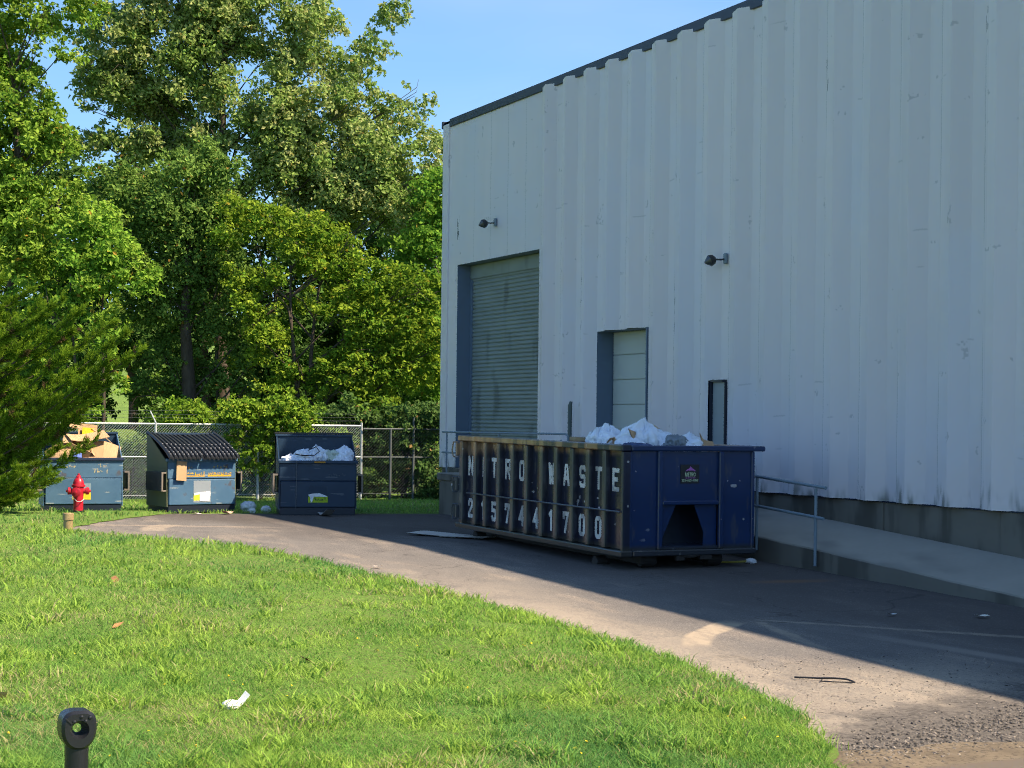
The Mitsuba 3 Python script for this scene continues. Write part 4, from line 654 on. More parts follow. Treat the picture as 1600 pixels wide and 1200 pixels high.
# ---------------------------------------------------------------- trees
TREES = {
    'poplar': ((14.54, 53.36), [(np.float64(11.02),np.float64(54.45),np.float64(14.83),0.61),(np.float64(12.04),np.float64(53.97),np.float64(14.74),0.82),(np.float64(13.24),np.float64(53.41),np.float64(14.96),0.92),(np.float64(14.36),np.float64(52.89),np.float64(14.57),0.92),(np.float64(15.65),np.float64(52.29),np.float64(14.79),0.92),(np.float64(16.76),np.float64(51.77),np.float64(14.91),0.82),(np.float64(17.41),np.float64(51.46),np.float64(15.02),0.51),(np.float64(18.99),np.float64(50.73),np.float64(14.83),0.41),(np.float64(18.53),np.float64(50.94),np.float64(14.21),0.41),(np.float64(19.4),np.float64(50.54),np.float64(15.08),0.41),(np.float64(19.09),np.float64(50.68),np.float64(13.91),0.37),(np.float64(18.35),np.float64(51.03),np.float64(13.6),0.41),(np.float64(19.58),np.float64(50.45),np.float64(15.46),0.29),(np.float64(19.72),np.float64(50.39),np.float64(15.97),0.33),(np.float64(11.59),np.float64(54.18),np.float64(13.71),0.82),(np.float64(12.7),np.float64(53.66),np.float64(13.52),0.92),(np.float64(14.0),np.float64(53.06),np.float64(13.34),0.92),(np.float64(15.3),np.float64(52.45),np.float64(13.35),0.92),(np.float64(16.41),np.float64(51.93),np.float64(13.57),0.92),(np.float64(17.33),np.float64(51.5),np.float64(13.69),0.61),(np.float64(17.9),np.float64(51.24),np.float64(13.08),0.57),(np.float64(11.42),np.float64(54.26),np.float64(12.28),0.82),(np.float64(12.35),np.float64(53.83),np.float64(12.09),0.92),(np.float64(13.64),np.float64(53.22),np.float64(12.1),0.82),(np.float64(14.94),np.float64(52.62),np.float64(12.02),0.92),(np.float64(16.24),np.float64(52.01),np.float64(12.14),0.92),(np.float64(17.53),np.float64(51.41),np.float64(12.36),0.82),(np.float64(18.46),np.float64(50.98),np.float64(12.58),0.51),(np.float64(19.02),np.float64(50.72),np.float64(12.28),0.37),(np.float64(19.66),np.float64(50.42),np.float64(12.84),0.31),(np.float64(19.91),np.float64(50.3),np.float64(12.43),0.33),(np.float64(20.43),np.float64(50.06),np.float64(12.36),0.27),(np.float64(19.39),np.float64(50.54),np.float64(12.02),0.41),(np.float64(20.13),np.float64(50.19),np.float64(11.82),0.37),(np.float64(15.7),np.float64(52.27),np.float64(10.9),0.92),(np.float64(16.99),np.float64(51.66),np.float64(11.02),0.92),(np.float64(18.29),np.float64(51.06),np.float64(11.24),0.92),(np.float64(19.4),np.float64(50.54),np.float64(11.26),0.72),(np.float64(20.33),np.float64(50.1),np.float64(11.01),0.53),(np.float64(16.26),np.float64(52.0),np.float64(9.89),0.92),(np.float64(17.56),np.float64(51.4),np.float64(9.91),0.92),(np.float64(18.86),np.float64(50.79),np.float64(10.03),0.92),(np.float64(19.97),np.float64(50.27),np.float64(9.94),0.82),(np.float64(15.33),np.float64(52.43),np.float64(10.08),0.72),(np.float64(20.74),np.float64(49.91),np.float64(10.66),0.53),(np.float64(11.8),np.float64(54.08),np.float64(10.95),0.82),(np.float64(10.87),np.float64(54.52),np.float64(11.15),0.45),(np.float64(12.92),np.float64(53.56),np.float64(10.87),0.92),(np.float64(14.21),np.float64(52.96),np.float64(10.78),0.82),(np.float64(18.87),np.float64(50.79),np.float64(8.9),0.92),(np.float64(19.98),np.float64(50.27),np.float64(8.71),0.92),(np.float64(17.76),np.float64(51.3),np.float64(8.89),0.82),(np.float64(12.49),np.float64(53.76),np.float64(16.18),1.02),(np.float64(14.34),np.float64(52.9),np.float64(16.41),1.12),(np.float64(16.19),np.float64(52.03),np.float64(16.33),1.02),(np.float64(17.49),np.float64(51.43),np.float64(16.25),0.61),(np.float64(13.4),np.float64(53.34),np.float64(17.83),1.23),(np.float64(15.25),np.float64(52.47),np.float64(17.85),1.23),(np.float64(10.67),np.float64(54.61),np.float64(12.88),0.57),(np.float64(10.46),np.float64(54.71),np.float64(11.45),0.41),(np.float64(10.69),np.float64(54.6),np.float64(14.07),0.37),(np.float64(11.04),np.float64(54.44),np.float64(13.05),0.65),(np.float64(12.06),np.float64(53.96),np.float64(12.7),0.72),(np.float64(13.44),np.float64(53.32),np.float64(14.15),0.82),(np.float64(14.32),np.float64(52.91),np.float64(9.25),0.82),(np.float64(16.83),np.float64(51.74),np.float64(8.67),0.82),(np.float64(15.86),np.float64(52.19),np.float64(12.75),0.82),(np.float64(18.3),np.float64(51.05),np.float64(10.12),0.82),(np.float64(10.65),np.float64(54.62),np.float64(14.52),0.49),(np.float64(10.85),np.float64(54.53),np.float64(13.5),0.49),(np.float64(10.53),np.float64(54.68),np.float64(12.06),0.37),(np.float64(12.8),np.float64(53.62),np.float64(12.71),0.74),(np.float64(16.8),np.float64(51.75),np.float64(11.53),0.74),(np.float64(14.35),np.float64(52.89),np.float64(14.98),0.74),(np.float64(17.94),np.float64(51.22),np.float64(9.3),0.74),(np.float64(10.48),np.float64(54.7),np.float64(13.04),0.41),(np.float64(10.14),np.float64(54.86),np.float64(10.79),0.45),(np.float64(10.69),np.float64(54.6),np.float64(10.94),0.45)]),
    'maple': ((7.76, 51.56), [(np.float64(7.55),np.float64(51.1),np.float64(13.83),0.75),(np.float64(8.4),np.float64(50.71),np.float64(13.99),0.45),(np.float64(7.4),np.float64(51.17),np.float64(12.52),0.84),(np.float64(8.21),np.float64(50.79),np.float64(12.71),0.6),(np.float64(8.79),np.float64(50.52),np.float64(12.5),0.34),(np.float64(7.75),np.float64(51.01),np.float64(11.39),0.75),(np.float64(8.36),np.float64(50.73),np.float64(11.78),0.49),(np.float64(7.59),np.float64(51.08),np.float64(10.27),0.84),(np.float64(8.44),np.float64(50.69),np.float64(10.19),0.6),(np.float64(9.04),np.float64(50.41),np.float64(10.06),0.34),(np.float64(7.94),np.float64(50.92),np.float64(9.15),0.75),(np.float64(7.53),np.float64(51.11),np.float64(8.2),0.75),(np.float64(8.46),np.float64(50.67),np.float64(8.03),0.75),(np.float64(8.97),np.float64(50.44),np.float64(8.6),0.53),(np.float64(7.71),np.float64(51.03),np.float64(6.89),0.75),(np.float64(8.65),np.float64(50.59),np.float64(6.72),0.66),(np.float64(6.54),np.float64(51.57),np.float64(13.25),1.12),(np.float64(6.57),np.float64(51.56),np.float64(10.44),1.12),(np.float64(6.6),np.float64(51.55),np.float64(8.0),1.12),(np.float64(7.2),np.float64(51.27),np.float64(15.33),1.12),(np.float64(8.05),np.float64(50.87),np.float64(15.15),0.66),(np.float64(6.35),np.float64(51.66),np.float64(15.13),1.12),(np.float64(9.22),np.float64(50.32),np.float64(13.95),0.49),(np.float64(8.93),np.float64(50.46),np.float64(12.12),0.34),(np.float64(9.41),np.float64(50.23),np.float64(14.42),0.53),(np.float64(8.26),np.float64(50.77),np.float64(10.84),0.56),(np.float64(9.13),np.float64(50.36),np.float64(9.35),0.53),(np.float64(8.28),np.float64(50.76),np.float64(9.53),0.66),(np.float64(8.92),np.float64(50.46),np.float64(12.76),0.38),(np.float64(9.2),np.float64(50.33),np.float64(12.45),0.28),(np.float64(8.63),np.float64(50.6),np.float64(11.41),0.38),(np.float64(8.57),np.float64(50.62),np.float64(10.66),0.41),(np.float64(9.05),np.float64(50.4),np.float64(10.32),0.34),(np.float64(8.71),np.float64(50.56),np.float64(13.43),0.3)]),
    'sapling': ((9.71, 49.10), [(np.float64(9.53),np.float64(48.52),np.float64(7.69),0.64),(np.float64(10.2),np.float64(48.21),np.float64(6.78),0.58),(np.float64(9.05),np.float64(48.75),np.float64(6.59),0.69),(np.float64(9.71),np.float64(48.44),np.float64(5.87),0.69),(np.float64(10.42),np.float64(48.11),np.float64(5.88),0.51),(np.float64(10.9),np.float64(47.88),np.float64(6.07),0.4),(np.float64(8.73),np.float64(48.9),np.float64(5.31),0.55),(np.float64(8.07),np.float64(49.21),np.float64(5.67),0.64),(np.float64(9.39),np.float64(48.59),np.float64(4.77),0.51),(np.float64(10.1),np.float64(48.25),np.float64(3.15),0.33),(np.float64(10.34),np.float64(48.15),np.float64(2.93),0.24),(np.float64(9.04),np.float64(48.75),np.float64(7.31),0.51),(np.float64(10.05),np.float64(48.28),np.float64(4.78),0.45),(np.float64(9.73),np.float64(48.43),np.float64(3.96),0.4),(np.float64(7.58),np.float64(49.43),np.float64(5.11),0.64),(np.float64(8.58),np.float64(48.97),np.float64(4.04),0.55),(np.float64(8.09),np.float64(49.19),np.float64(3.67),0.64),(np.float64(7.43),np.float64(49.5),np.float64(3.66),0.64),(np.float64(9.26),np.float64(48.65),np.float64(2.23),0.4),(np.float64(8.92),np.float64(48.81),np.float64(2.95),0.51),(np.float64(9.59),np.float64(48.49),np.float64(2.05),0.25),(np.float64(7.12),np.float64(49.65),np.float64(2.2),0.55)]),
    'oak': ((12.67, 50.37), [(np.float64(10.98),np.float64(51.15),np.float64(9.3),0.77),(np.float64(11.87),np.float64(50.74),np.float64(8.83),0.87),(np.float64(12.74),np.float64(50.33),np.float64(8.46),0.93),(np.float64(13.26),np.float64(50.09),np.float64(9.43),0.81),(np.float64(12.23),np.float64(50.57),np.float64(7.48),0.81),(np.float64(13.28),np.float64(50.08),np.float64(7.11),0.81),(np.float64(12.94),np.float64(50.24),np.float64(6.14),0.77),(np.float64(13.65),np.float64(49.91),np.float64(5.96),0.73),(np.float64(14.02),np.float64(49.74),np.float64(6.93),0.54),(np.float64(11.89),np.float64(50.73),np.float64(6.32),0.73),(np.float64(13.57),np.float64(49.95),np.float64(4.8),0.62),(np.float64(14.04),np.float64(49.73),np.float64(4.99),0.42),(np.float64(12.01),np.float64(50.68),np.float64(4.0),0.62),(np.float64(12.97),np.float64(50.23),np.float64(3.53),0.62),(np.float64(12.54),np.float64(50.43),np.float64(3.04),0.54),(np.float64(11.73),np.float64(50.81),np.float64(4.96),0.58),(np.float64(13.95),np.float64(49.77),np.float64(4.22),0.39),(np.float64(10.82),np.float64(51.23),np.float64(8.24),0.68),(np.float64(11.62),np.float64(50.86),np.float64(7.67),0.68),(np.float64(13.5),np.float64(49.98),np.float64(3.64),0.58),(np.float64(11.49),np.float64(50.92),np.float64(3.03),0.48),(np.float64(11.36),np.float64(50.98),np.float64(6.89),0.68),(np.float64(11.03),np.float64(51.13),np.float64(5.34),0.48),(np.float64(12.25),np.float64(50.56),np.float64(5.36),0.68),(np.float64(13.27),np.float64(50.09),np.float64(8.27),0.77),(np.float64(12.56),np.float64(50.42),np.float64(9.61),0.68),(np.float64(14.46),np.float64(49.53),np.float64(3.84),0.46),(np.float64(14.29),np.float64(49.61),np.float64(3.07),0.42)]),
    'dogwood': ((15.48, 47.95), [(np.float64(13.64),np.float64(48.59),np.float64(8.32),0.49),(np.float64(14.33),np.float64(48.27),np.float64(8.14),0.53),(np.float64(15.01),np.float64(47.95),np.float64(7.87),0.53),(np.float64(15.7),np.float64(47.63),np.float64(7.78),0.53),(np.float64(16.22),np.float64(47.39),np.float64(7.41),0.49),(np.float64(16.73),np.float64(47.15),np.float64(7.51),0.41),(np.float64(17.08),np.float64(46.99),np.float64(6.86),0.49),(np.float64(17.59),np.float64(46.75),np.float64(6.39),0.53),(np.float64(18.28),np.float64(46.42),np.float64(6.12),0.53),(np.float64(18.8),np.float64(46.18),np.float64(5.94),0.49),(np.float64(14.17),np.float64(48.34),np.float64(7.2),0.66),(np.float64(15.02),np.float64(47.94),np.float64(6.83),0.68),(np.float64(15.88),np.float64(47.54),np.float64(6.65),0.6),(np.float64(16.74),np.float64(47.14),np.float64(6.1),0.6),(np.float64(17.6),np.float64(46.74),np.float64(5.54),0.6),(np.float64(18.46),np.float64(46.34),np.float64(5.18),0.6),(np.float64(14.52),np.float64(48.18),np.float64(6.07),0.57),(np.float64(15.38),np.float64(47.78),np.float64(5.7),0.53),(np.float64(16.41),np.float64(47.3),np.float64(5.15),0.57),(np.float64(17.1),np.float64(46.98),np.float64(4.59),0.6),(np.float64(17.96),np.float64(46.57),np.float64(4.23),0.6),(np.float64(18.81),np.float64(46.18),np.float64(4.24),0.53),(np.float64(14.88),np.float64(48.01),np.float64(4.75),0.49),(np.float64(14.2),np.float64(48.33),np.float64(3.8),0.53),(np.float64(14.89),np.float64(48.01),np.float64(3.53),0.49),(np.float64(16.43),np.float64(47.29),np.float64(3.83),0.57),(np.float64(17.46),np.float64(46.81),np.float64(3.28),0.49),(np.float64(16.88),np.float64(47.08),np.float64(3.08),0.49),(np.float64(17.81),np.float64(46.65),np.float64(2.68),0.45),(np.float64(18.31),np.float64(46.41),np.float64(3.29),0.53),(np.float64(14.19),np.float64(48.33),np.float64(5.12),0.53),(np.float64(15.58),np.float64(47.69),np.float64(3.25),0.41),(np.float64(16.61),np.float64(47.2),np.float64(2.61),0.41),(np.float64(13.83),np.float64(48.5),np.float64(6.25),0.53),(np.float64(13.48),np.float64(48.66),np.float64(7.38),0.53),(np.float64(19.15),np.float64(46.02),np.float64(4.62),0.57),(np.float64(17.62),np.float64(46.73),np.float64(4.22),0.57),(np.float64(19.17),np.float64(46.01),np.float64(3.3),0.53),(np.float64(15.24),np.float64(47.84),np.float64(2.49),0.45),(np.float64(15.92),np.float64(47.52),np.float64(2.69),0.45),(np.float64(17.13),np.float64(46.96),np.float64(2.33),0.45),(np.float64(14.55),np.float64(47.51),np.float64(3.04),0.45),(np.float64(15.13),np.float64(47.23),np.float64(3.8),0.48),(np.float64(14.02),np.float64(47.75),np.float64(4.53),0.48),(np.float64(16.07),np.float64(46.8),np.float64(3.06),0.45),(np.float64(13.59),np.float64(47.95),np.float64(5.45),0.45),(np.float64(17.42),np.float64(46.16),np.float64(2.52),0.37),(np.float64(16.74),np.float64(46.48),np.float64(3.63),0.45)]),
    'locust': ((20.68, 48.83), [(np.float64(19.07),np.float64(48.48),np.float64(7.68),0.69),(np.float64(19.7),np.float64(48.19),np.float64(7.49),0.69),(np.float64(19.78),np.float64(48.15),np.float64(8.67),0.59),(np.float64(19.98),np.float64(48.06),np.float64(6.51),0.59),(np.float64(19.85),np.float64(48.12),np.float64(5.32),0.59),(np.float64(20.04),np.float64(48.03),np.float64(3.95),0.59),(np.float64(19.66),np.float64(48.21),np.float64(3.15),0.63),(np.float64(19.98),np.float64(48.06),np.float64(9.46),0.59),(np.float64(19.49),np.float64(48.29),np.float64(2.36),0.51),(np.float64(20.58),np.float64(47.78),np.float64(8.48),0.69),(np.float64(20.69),np.float64(47.73),np.float64(6.71),0.69),(np.float64(20.62),np.float64(47.76),np.float64(4.74),0.69),(np.float64(19.09),np.float64(48.48),np.float64(6.49),0.59),(np.float64(19.28),np.float64(48.38),np.float64(4.72),0.59),(np.float64(19.5),np.float64(48.29),np.float64(1.57),0.43),(np.float64(20.03),np.float64(48.04),np.float64(1.58),0.43),(np.float64(18.86),np.float64(48.58),np.float64(2.35),0.47)]),
    'bushG': ((13.58, 45.42), [(np.float64(11.66),np.float64(45.76),np.float64(2.26),0.28),(np.float64(12.3),np.float64(45.47),np.float64(2.0),0.32),(np.float64(13.01),np.float64(45.13),np.float64(2.1),0.35),(np.float64(13.57),np.float64(44.87),np.float64(2.11),0.39),(np.float64(14.21),np.float64(44.57),np.float64(1.99),0.35),(np.float64(13.1),np.float64(45.09),np.float64(1.4),0.39),(np.float64(13.74),np.float64(44.79),np.float64(1.41),0.39),(np.float64(14.37),np.float64(44.5),np.float64(1.56),0.28),(np.float64(12.81),np.float64(45.23),np.float64(1.57),0.25),(np.float64(13.34),np.float64(44.98),np.float64(0.87),0.25),(np.float64(12.46),np.float64(45.39),np.float64(1.21),0.28),(np.float64(13.25),np.float64(45.02),np.float64(2.35),0.32),(np.float64(13.88),np.float64(44.72),np.float64(2.43),0.32),(np.float64(11.06),np.float64(45.57),np.float64(2.35),0.23),(np.float64(11.1),np.float64(45.65),np.float64(2.09),0.26),(np.float64(11.09),np.float64(45.82),np.float64(1.67),0.28),(np.float64(11.46),np.float64(45.63),np.float64(2.34),0.3),(np.float64(11.43),np.float64(45.48),np.float64(1.89),0.26),(np.float64(11.32),np.float64(45.55),np.float64(1.73),0.3),(np.float64(11.73),np.float64(45.49),np.float64(2.26),0.3),(np.float64(11.74),np.float64(45.25),np.float64(2.05),0.3),(np.float64(11.76),np.float64(45.23),np.float64(1.7),0.19),(np.float64(11.9),np.float64(45.14),np.float64(2.16),0.24),(np.float64(12.01),np.float64(45.31),np.float64(2.04),0.21),(np.float64(12.01),np.float64(45.43),np.float64(1.58),0.26),(np.float64(12.54),np.float64(45.12),np.float64(2.27),0.3),(np.float64(12.41),np.float64(44.89),np.float64(2.04),0.19),(np.float64(12.47),np.float64(44.98),np.float64(1.62),0.19),(np.float64(12.74),np.float64(44.74),np.float64(2.38),0.24),(np.float64(12.69),np.float64(44.75),np.float64(2.08),0.28),(np.float64(12.67),np.float64(44.8),np.float64(1.59),0.28),(np.float64(12.96),np.float64(44.73),np.float64(2.38),0.21),(np.float64(13.09),np.float64(44.79),np.float64(2.08),0.3),(np.float64(13.25),np.float64(44.87),np.float64(1.7),0.3),(np.float64(13.53),np.float64(44.68),np.float64(2.2),0.26),(np.float64(13.51),np.float64(44.38),np.float64(2.11),0.26),(np.float64(13.43),np.float64(44.76),np.float64(1.69),0.19),(np.float64(13.68),np.float64(44.3),np.float64(2.35),0.23),(np.float64(13.95),np.float64(44.51),np.float64(2.04),0.21),(np.float64(13.77),np.float64(44.56),np.float64(1.67),0.25),(np.float64(14.23),np.float64(44.3),np.float64(2.31),0.26),(np.float64(14.14),np.float64(44.47),np.float64(2.08),0.3),(np.float64(14.23),np.float64(44.1),np.float64(1.63),0.24),(np.float64(14.41),np.float64(44.25),np.float64(2.29),0.23),(np.float64(14.38),np.float64(44.03),np.float64(2.07),0.23),(np.float64(14.44),np.float64(44.21),np.float64(1.61),0.26),(np.float64(13.04),np.float64(44.57),np.float64(1.15),0.23),(np.float64(13.51),np.float64(44.35),np.float64(1.24),0.23),(np.float64(13.94),np.float64(44.15),np.float64(1.31),0.23),(np.float64(13.28),np.float64(44.45),np.float64(0.63),0.23),(np.float64(12.89),np.float64(44.64),np.float64(0.8),0.23)]),
    'ivyH': ((17.74, 45.35), [(np.float64(16.99),np.float64(45.48),np.float64(1.41),0.37),(np.float64(17.48),np.float64(45.25),np.float64(1.42),0.37),(np.float64(17.98),np.float64(45.02),np.float64(1.43),0.4),(np.float64(18.48),np.float64(44.79),np.float64(1.25),0.37),(np.float64(17.0),np.float64(45.48),np.float64(0.5),0.37),(np.float64(17.66),np.float64(45.17),np.float64(0.41),0.4),(np.float64(18.24),np.float64(44.9),np.float64(0.42),0.4),(np.float64(18.66),np.float64(44.7),np.float64(0.43),0.37),(np.float64(17.17),np.float64(45.4),np.float64(-0.02),0.24),(np.float64(17.83),np.float64(45.09),np.float64(-0.08),0.24),(np.float64(18.41),np.float64(44.82),np.float64(-0.07),0.24),(np.float64(16.49),np.float64(45.72),np.float64(1.59),0.29),(np.float64(15.82),np.float64(46.03),np.float64(2.13),0.4),(np.float64(15.57),np.float64(46.14),np.float64(1.39),0.33),(np.float64(16.15),np.float64(45.88),np.float64(2.32),0.4),(np.float64(16.73),np.float64(45.6),np.float64(2.14),0.4),(np.float64(17.31),np.float64(45.33),np.float64(2.15),0.4),(np.float64(17.97),np.float64(45.02),np.float64(2.16),0.4),(np.float64(18.56),np.float64(44.75),np.float64(2.17),0.4),(np.float64(16.65),np.float64(46.25),np.float64(2.12),0.37),(np.float64(16.79),np.float64(46.18),np.float64(1.75),0.28),(np.float64(16.65),np.float64(45.77),np.float64(1.24),0.33),(np.float64(16.74),np.float64(46.02),np.float64(0.7),0.39),(np.float64(16.61),np.float64(46.23),np.float64(0.43),0.32),(np.float64(16.77),np.float64(46.03),np.float64(-0.06),0.28),(np.float64(16.47),np.float64(45.93),np.float64(-0.33),0.28),(np.float64(16.87),np.float64(45.93),np.float64(2.05),0.41),(np.float64(17.1),np.float64(45.91),np.float64(1.55),0.39),(np.float64(17.01),np.float64(45.54),np.float64(1.32),0.37),(np.float64(16.88),np.float64(45.7),np.float64(0.71),0.33),(np.float64(17.09),np.float64(45.77),np.float64(0.41),0.39),(np.float64(17.09),np.float64(45.82),np.float64(-0.03),0.39),(np.float64(17.15),np.float64(46.07),np.float64(-0.25),0.35),(np.float64(17.38),np.float64(45.77),np.float64(2.02),0.3),(np.float64(17.28),np.float64(45.43),np.float64(1.65),0.35),(np.float64(17.48),np.float64(45.48),np.float64(1.12),0.29),(np.float64(17.2),np.float64(45.4),np.float64(0.75),0.31),(np.float64(17.39),np.float64(45.33),np.float64(0.35),0.29),(np.float64(17.3),np.float64(45.7),np.float64(-0.05),0.37),(np.float64(17.52),np.float64(45.9),np.float64(-0.54),0.33),(np.float64(17.72),np.float64(45.22),np.float64(2.21),0.29),(np.float64(17.63),np.float64(45.38),np.float64(1.69),0.39),(np.float64(17.9),np.float64(45.71),np.float64(1.32),0.28),(np.float64(17.93),np.float64(45.68),np.float64(0.8),0.37),(np.float64(17.95),np.float64(45.61),np.float64(0.36),0.41),(np.float64(17.86),np.float64(45.36),np.float64(0.13),0.35),(np.float64(17.9),np.float64(45.7),np.float64(-0.41),0.39),(np.float64(18.21),np.float64(44.92),np.float64(2.05),0.37),(np.float64(18.25),np.float64(45.14),np.float64(1.63),0.28),(np.float64(18.12),np.float64(45.26),np.float64(1.39),0.37),(np.float64(18.14),np.float64(44.96),np.float64(0.86),0.4),(np.float64(18.03),np.float64(45.16),np.float64(0.6),0.37),(np.float64(18.24),np.float64(45.02),np.float64(0.03),0.37),(np.float64(18.24),np.float64(45.46),np.float64(-0.41),0.37),(np.float64(18.5),np.float64(44.85),np.float64(2.06),0.39),(np.float64(18.46),np.float64(45.13),np.float64(1.74),0.35),(np.float64(18.53),np.float64(44.89),np.float64(1.28),0.37),(np.float64(18.71),np.float64(45.08),np.float64(0.95),0.3),(np.float64(18.71),np.float64(45.22),np.float64(0.46),0.41),(np.float64(18.61),np.float64(45.22),np.float64(0.15),0.37),(np.float64(18.52),np.float64(44.92),np.float64(-0.46),0.35),(np.float64(18.86),np.float64(44.82),np.float64(2.21),0.33),(np.float64(19.02),np.float64(45.07),np.float64(1.67),0.37),(np.float64(18.88),np.float64(44.88),np.float64(1.21),0.31),(np.float64(19.1),np.float64(44.73),np.float64(0.87),0.41),(np.float64(19.11),np.float64(44.87),np.float64(0.44),0.39),(np.float64(18.83),np.float64(44.76),np.float64(-0.04),0.31),(np.float64(19.15),np.float64(44.84),np.float64(-0.5),0.39)]),
    'bushK': ((10.37, 47.36), [(np.float64(10.36),np.float64(47.36),np.float64(0.81),0.27),(np.float64(10.2),np.float64(47.44),np.float64(0.27),0.29),(np.float64(10.52),np.float64(47.29),np.float64(0.18),0.27),(np.float64(10.38),np.float64(47.35),np.float64(1.31),0.2),(np.float64(10.73),np.float64(47.19),np.float64(0.81),0.21),(np.float64(9.46),np.float64(47.78),np.float64(1.33),0.21),(np.float64(10.89),np.float64(47.12),np.float64(1.35),0.21),(np.float64(10.69),np.float64(47.21),np.float64(0.18),0.25),(np.float64(9.96),np.float64(47.55),np.float64(-0.09),0.16),(np.float64(9.39),np.float64(47.97),np.float64(1.31),0.22),(np.float64(9.47),np.float64(47.84),np.float64(1.08),0.27),(np.float64(9.41),np.float64(47.93),np.float64(0.54),0.25),(np.float64(9.37),np.float64(47.84),np.float64(0.27),0.2),(np.float64(9.49),np.float64(48.32),np.float64(-0.2),0.25),(np.float64(9.85),np.float64(48.13),np.float64(1.28),0.24),(np.float64(9.75),np.float64(47.98),np.float64(0.86),0.27),(np.float64(9.94),np.float64(47.93),np.float64(0.67),0.2),(np.float64(9.78),np.float64(48.0),np.float64(0.21),0.2),(np.float64(9.88),np.float64(47.75),np.float64(-0.03),0.2),(np.float64(10.1),np.float64(47.78),np.float64(1.26),0.22),(np.float64(10.23),np.float64(47.59),np.float64(0.87),0.25),(np.float64(10.23),np.float64(47.79),np.float64(0.62),0.23),(np.float64(10.07),np.float64(47.65),np.float64(0.26),0.27),(np.float64(10.18),np.float64(47.72),np.float64(-0.19),0.22),(np.float64(10.57),np.float64(47.71),np.float64(1.23),0.27),(np.float64(10.49),np.float64(47.41),np.float64(0.91),0.25),(np.float64(10.45),np.float64(47.38),np.float64(0.7),0.22),(np.float64(10.59),np.float64(47.6),np.float64(0.24),0.29),(np.float64(10.58),np.float64(47.83),np.float64(-0.17),0.29),(np.float64(10.71),np.float64(47.3),np.float64(1.38),0.22),(np.float64(10.91),np.float64(47.67),np.float64(1.0),0.22),(np.float64(10.89),np.float64(47.56),np.float64(0.51),0.23),(np.float64(10.85),np.float64(47.52),np.float64(0.21),0.27),(np.float64(10.74),np.float64(47.2),np.float64(-0.03),0.23)]),
    'back0': ((8.83, 66.50), [(np.float64(8.58),np.float64(65.52),np.float64(12.0),0.91),(np.float64(7.84),np.float64(65.86),np.float64(10.56),1.07),(np.float64(9.36),np.float64(65.16),np.float64(10.46),1.07),(np.float64(8.61),np.float64(65.5),np.float64(9.38),1.31),(np.float64(7.76),np.float64(65.9),np.float64(7.94),1.31),(np.float64(9.49),np.float64(65.09),np.float64(7.84),1.31),(np.float64(8.65),np.float64(65.49),np.float64(6.28),1.43),(np.float64(7.79),np.float64(65.88),np.float64(5.07),1.31),(np.float64(9.53),np.float64(65.08),np.float64(4.86),1.31),(np.float64(8.68),np.float64(65.47),np.float64(3.17),1.19),(np.float64(9.33),np.float64(65.17),np.float64(2.71),0.95),(np.float64(8.04),np.float64(65.77),np.float64(2.57),0.84)]),
    'back1': ((11.36, 65.33), [(np.float64(11.6),np.float64(67.42),np.float64(12.63),0.95),(np.float64(10.82),np.float64(67.78),np.float64(11.12),1.12),(np.float64(12.41),np.float64(67.04),np.float64(11.02),1.12),(np.float64(11.63),np.float64(67.41),np.float64(9.88),1.38),(np.float64(10.74),np.float64(67.82),np.float64(8.37),1.38),(np.float64(12.55),np.float64(66.98),np.float64(8.27),1.38),(np.float64(11.66),np.float64(67.39),np.float64(6.64),1.5),(np.float64(10.77),np.float64(67.81),np.float64(5.37),1.38),(np.float64(12.58),np.float64(66.96),np.float64(5.15),1.38),(np.float64(11.7),np.float64(67.37),np.float64(3.39),1.25),(np.float64(12.38),np.float64(67.05),np.float64(2.77),1.0),(np.float64(11.03),np.float64(67.69),np.float64(2.63),0.88)]),
    'back2': ((13.99, 64.10), [(np.float64(13.67),np.float64(63.14),np.float64(11.83),0.91),(np.float64(12.93),np.float64(63.49),np.float64(10.39),1.07),(np.float64(14.44),np.float64(62.78),np.float64(10.29),1.07),(np.float64(13.7),np.float64(63.13),np.float64(9.21),1.31),(np.float64(12.85),np.float64(63.53),np.float64(7.76),1.31),(np.float64(14.58),np.float64(62.72),np.float64(7.67),1.31),(np.float64(13.73),np.float64(63.11),np.float64(6.11),1.43),(np.float64(12.88),np.float64(63.51),np.float64(4.9),1.31),(np.float64(14.61),np.float64(62.7),np.float64(4.69),1.31)]),
    'back3': ((16.52, 62.92), [(np.float64(16.93),np.float64(64.93),np.float64(11.83),0.95),(np.float64(16.15),np.float64(65.29),np.float64(10.32),1.12),(np.float64(17.74),np.float64(64.55),np.float64(10.22),1.12),(np.float64(16.96),np.float64(64.92),np.float64(9.08),1.38),(np.float64(16.07),np.float64(65.33),np.float64(7.57),1.38),(np.float64(17.88),np.float64(64.49),np.float64(7.47),1.38),(np.float64(16.99),np.float64(64.9),np.float64(5.83),1.5),(np.float64(16.1),np.float64(65.32),np.float64(4.57),1.38),(np.float64(17.92),np.float64(64.47),np.float64(4.34),1.38),(np.float64(17.03),np.float64(64.89),np.float64(2.58),1.25),(np.float64(17.71),np.float64(64.57),np.float64(2.84),1.0),(np.float64(16.35),np.float64(65.2),np.float64(2.7),0.88)]),
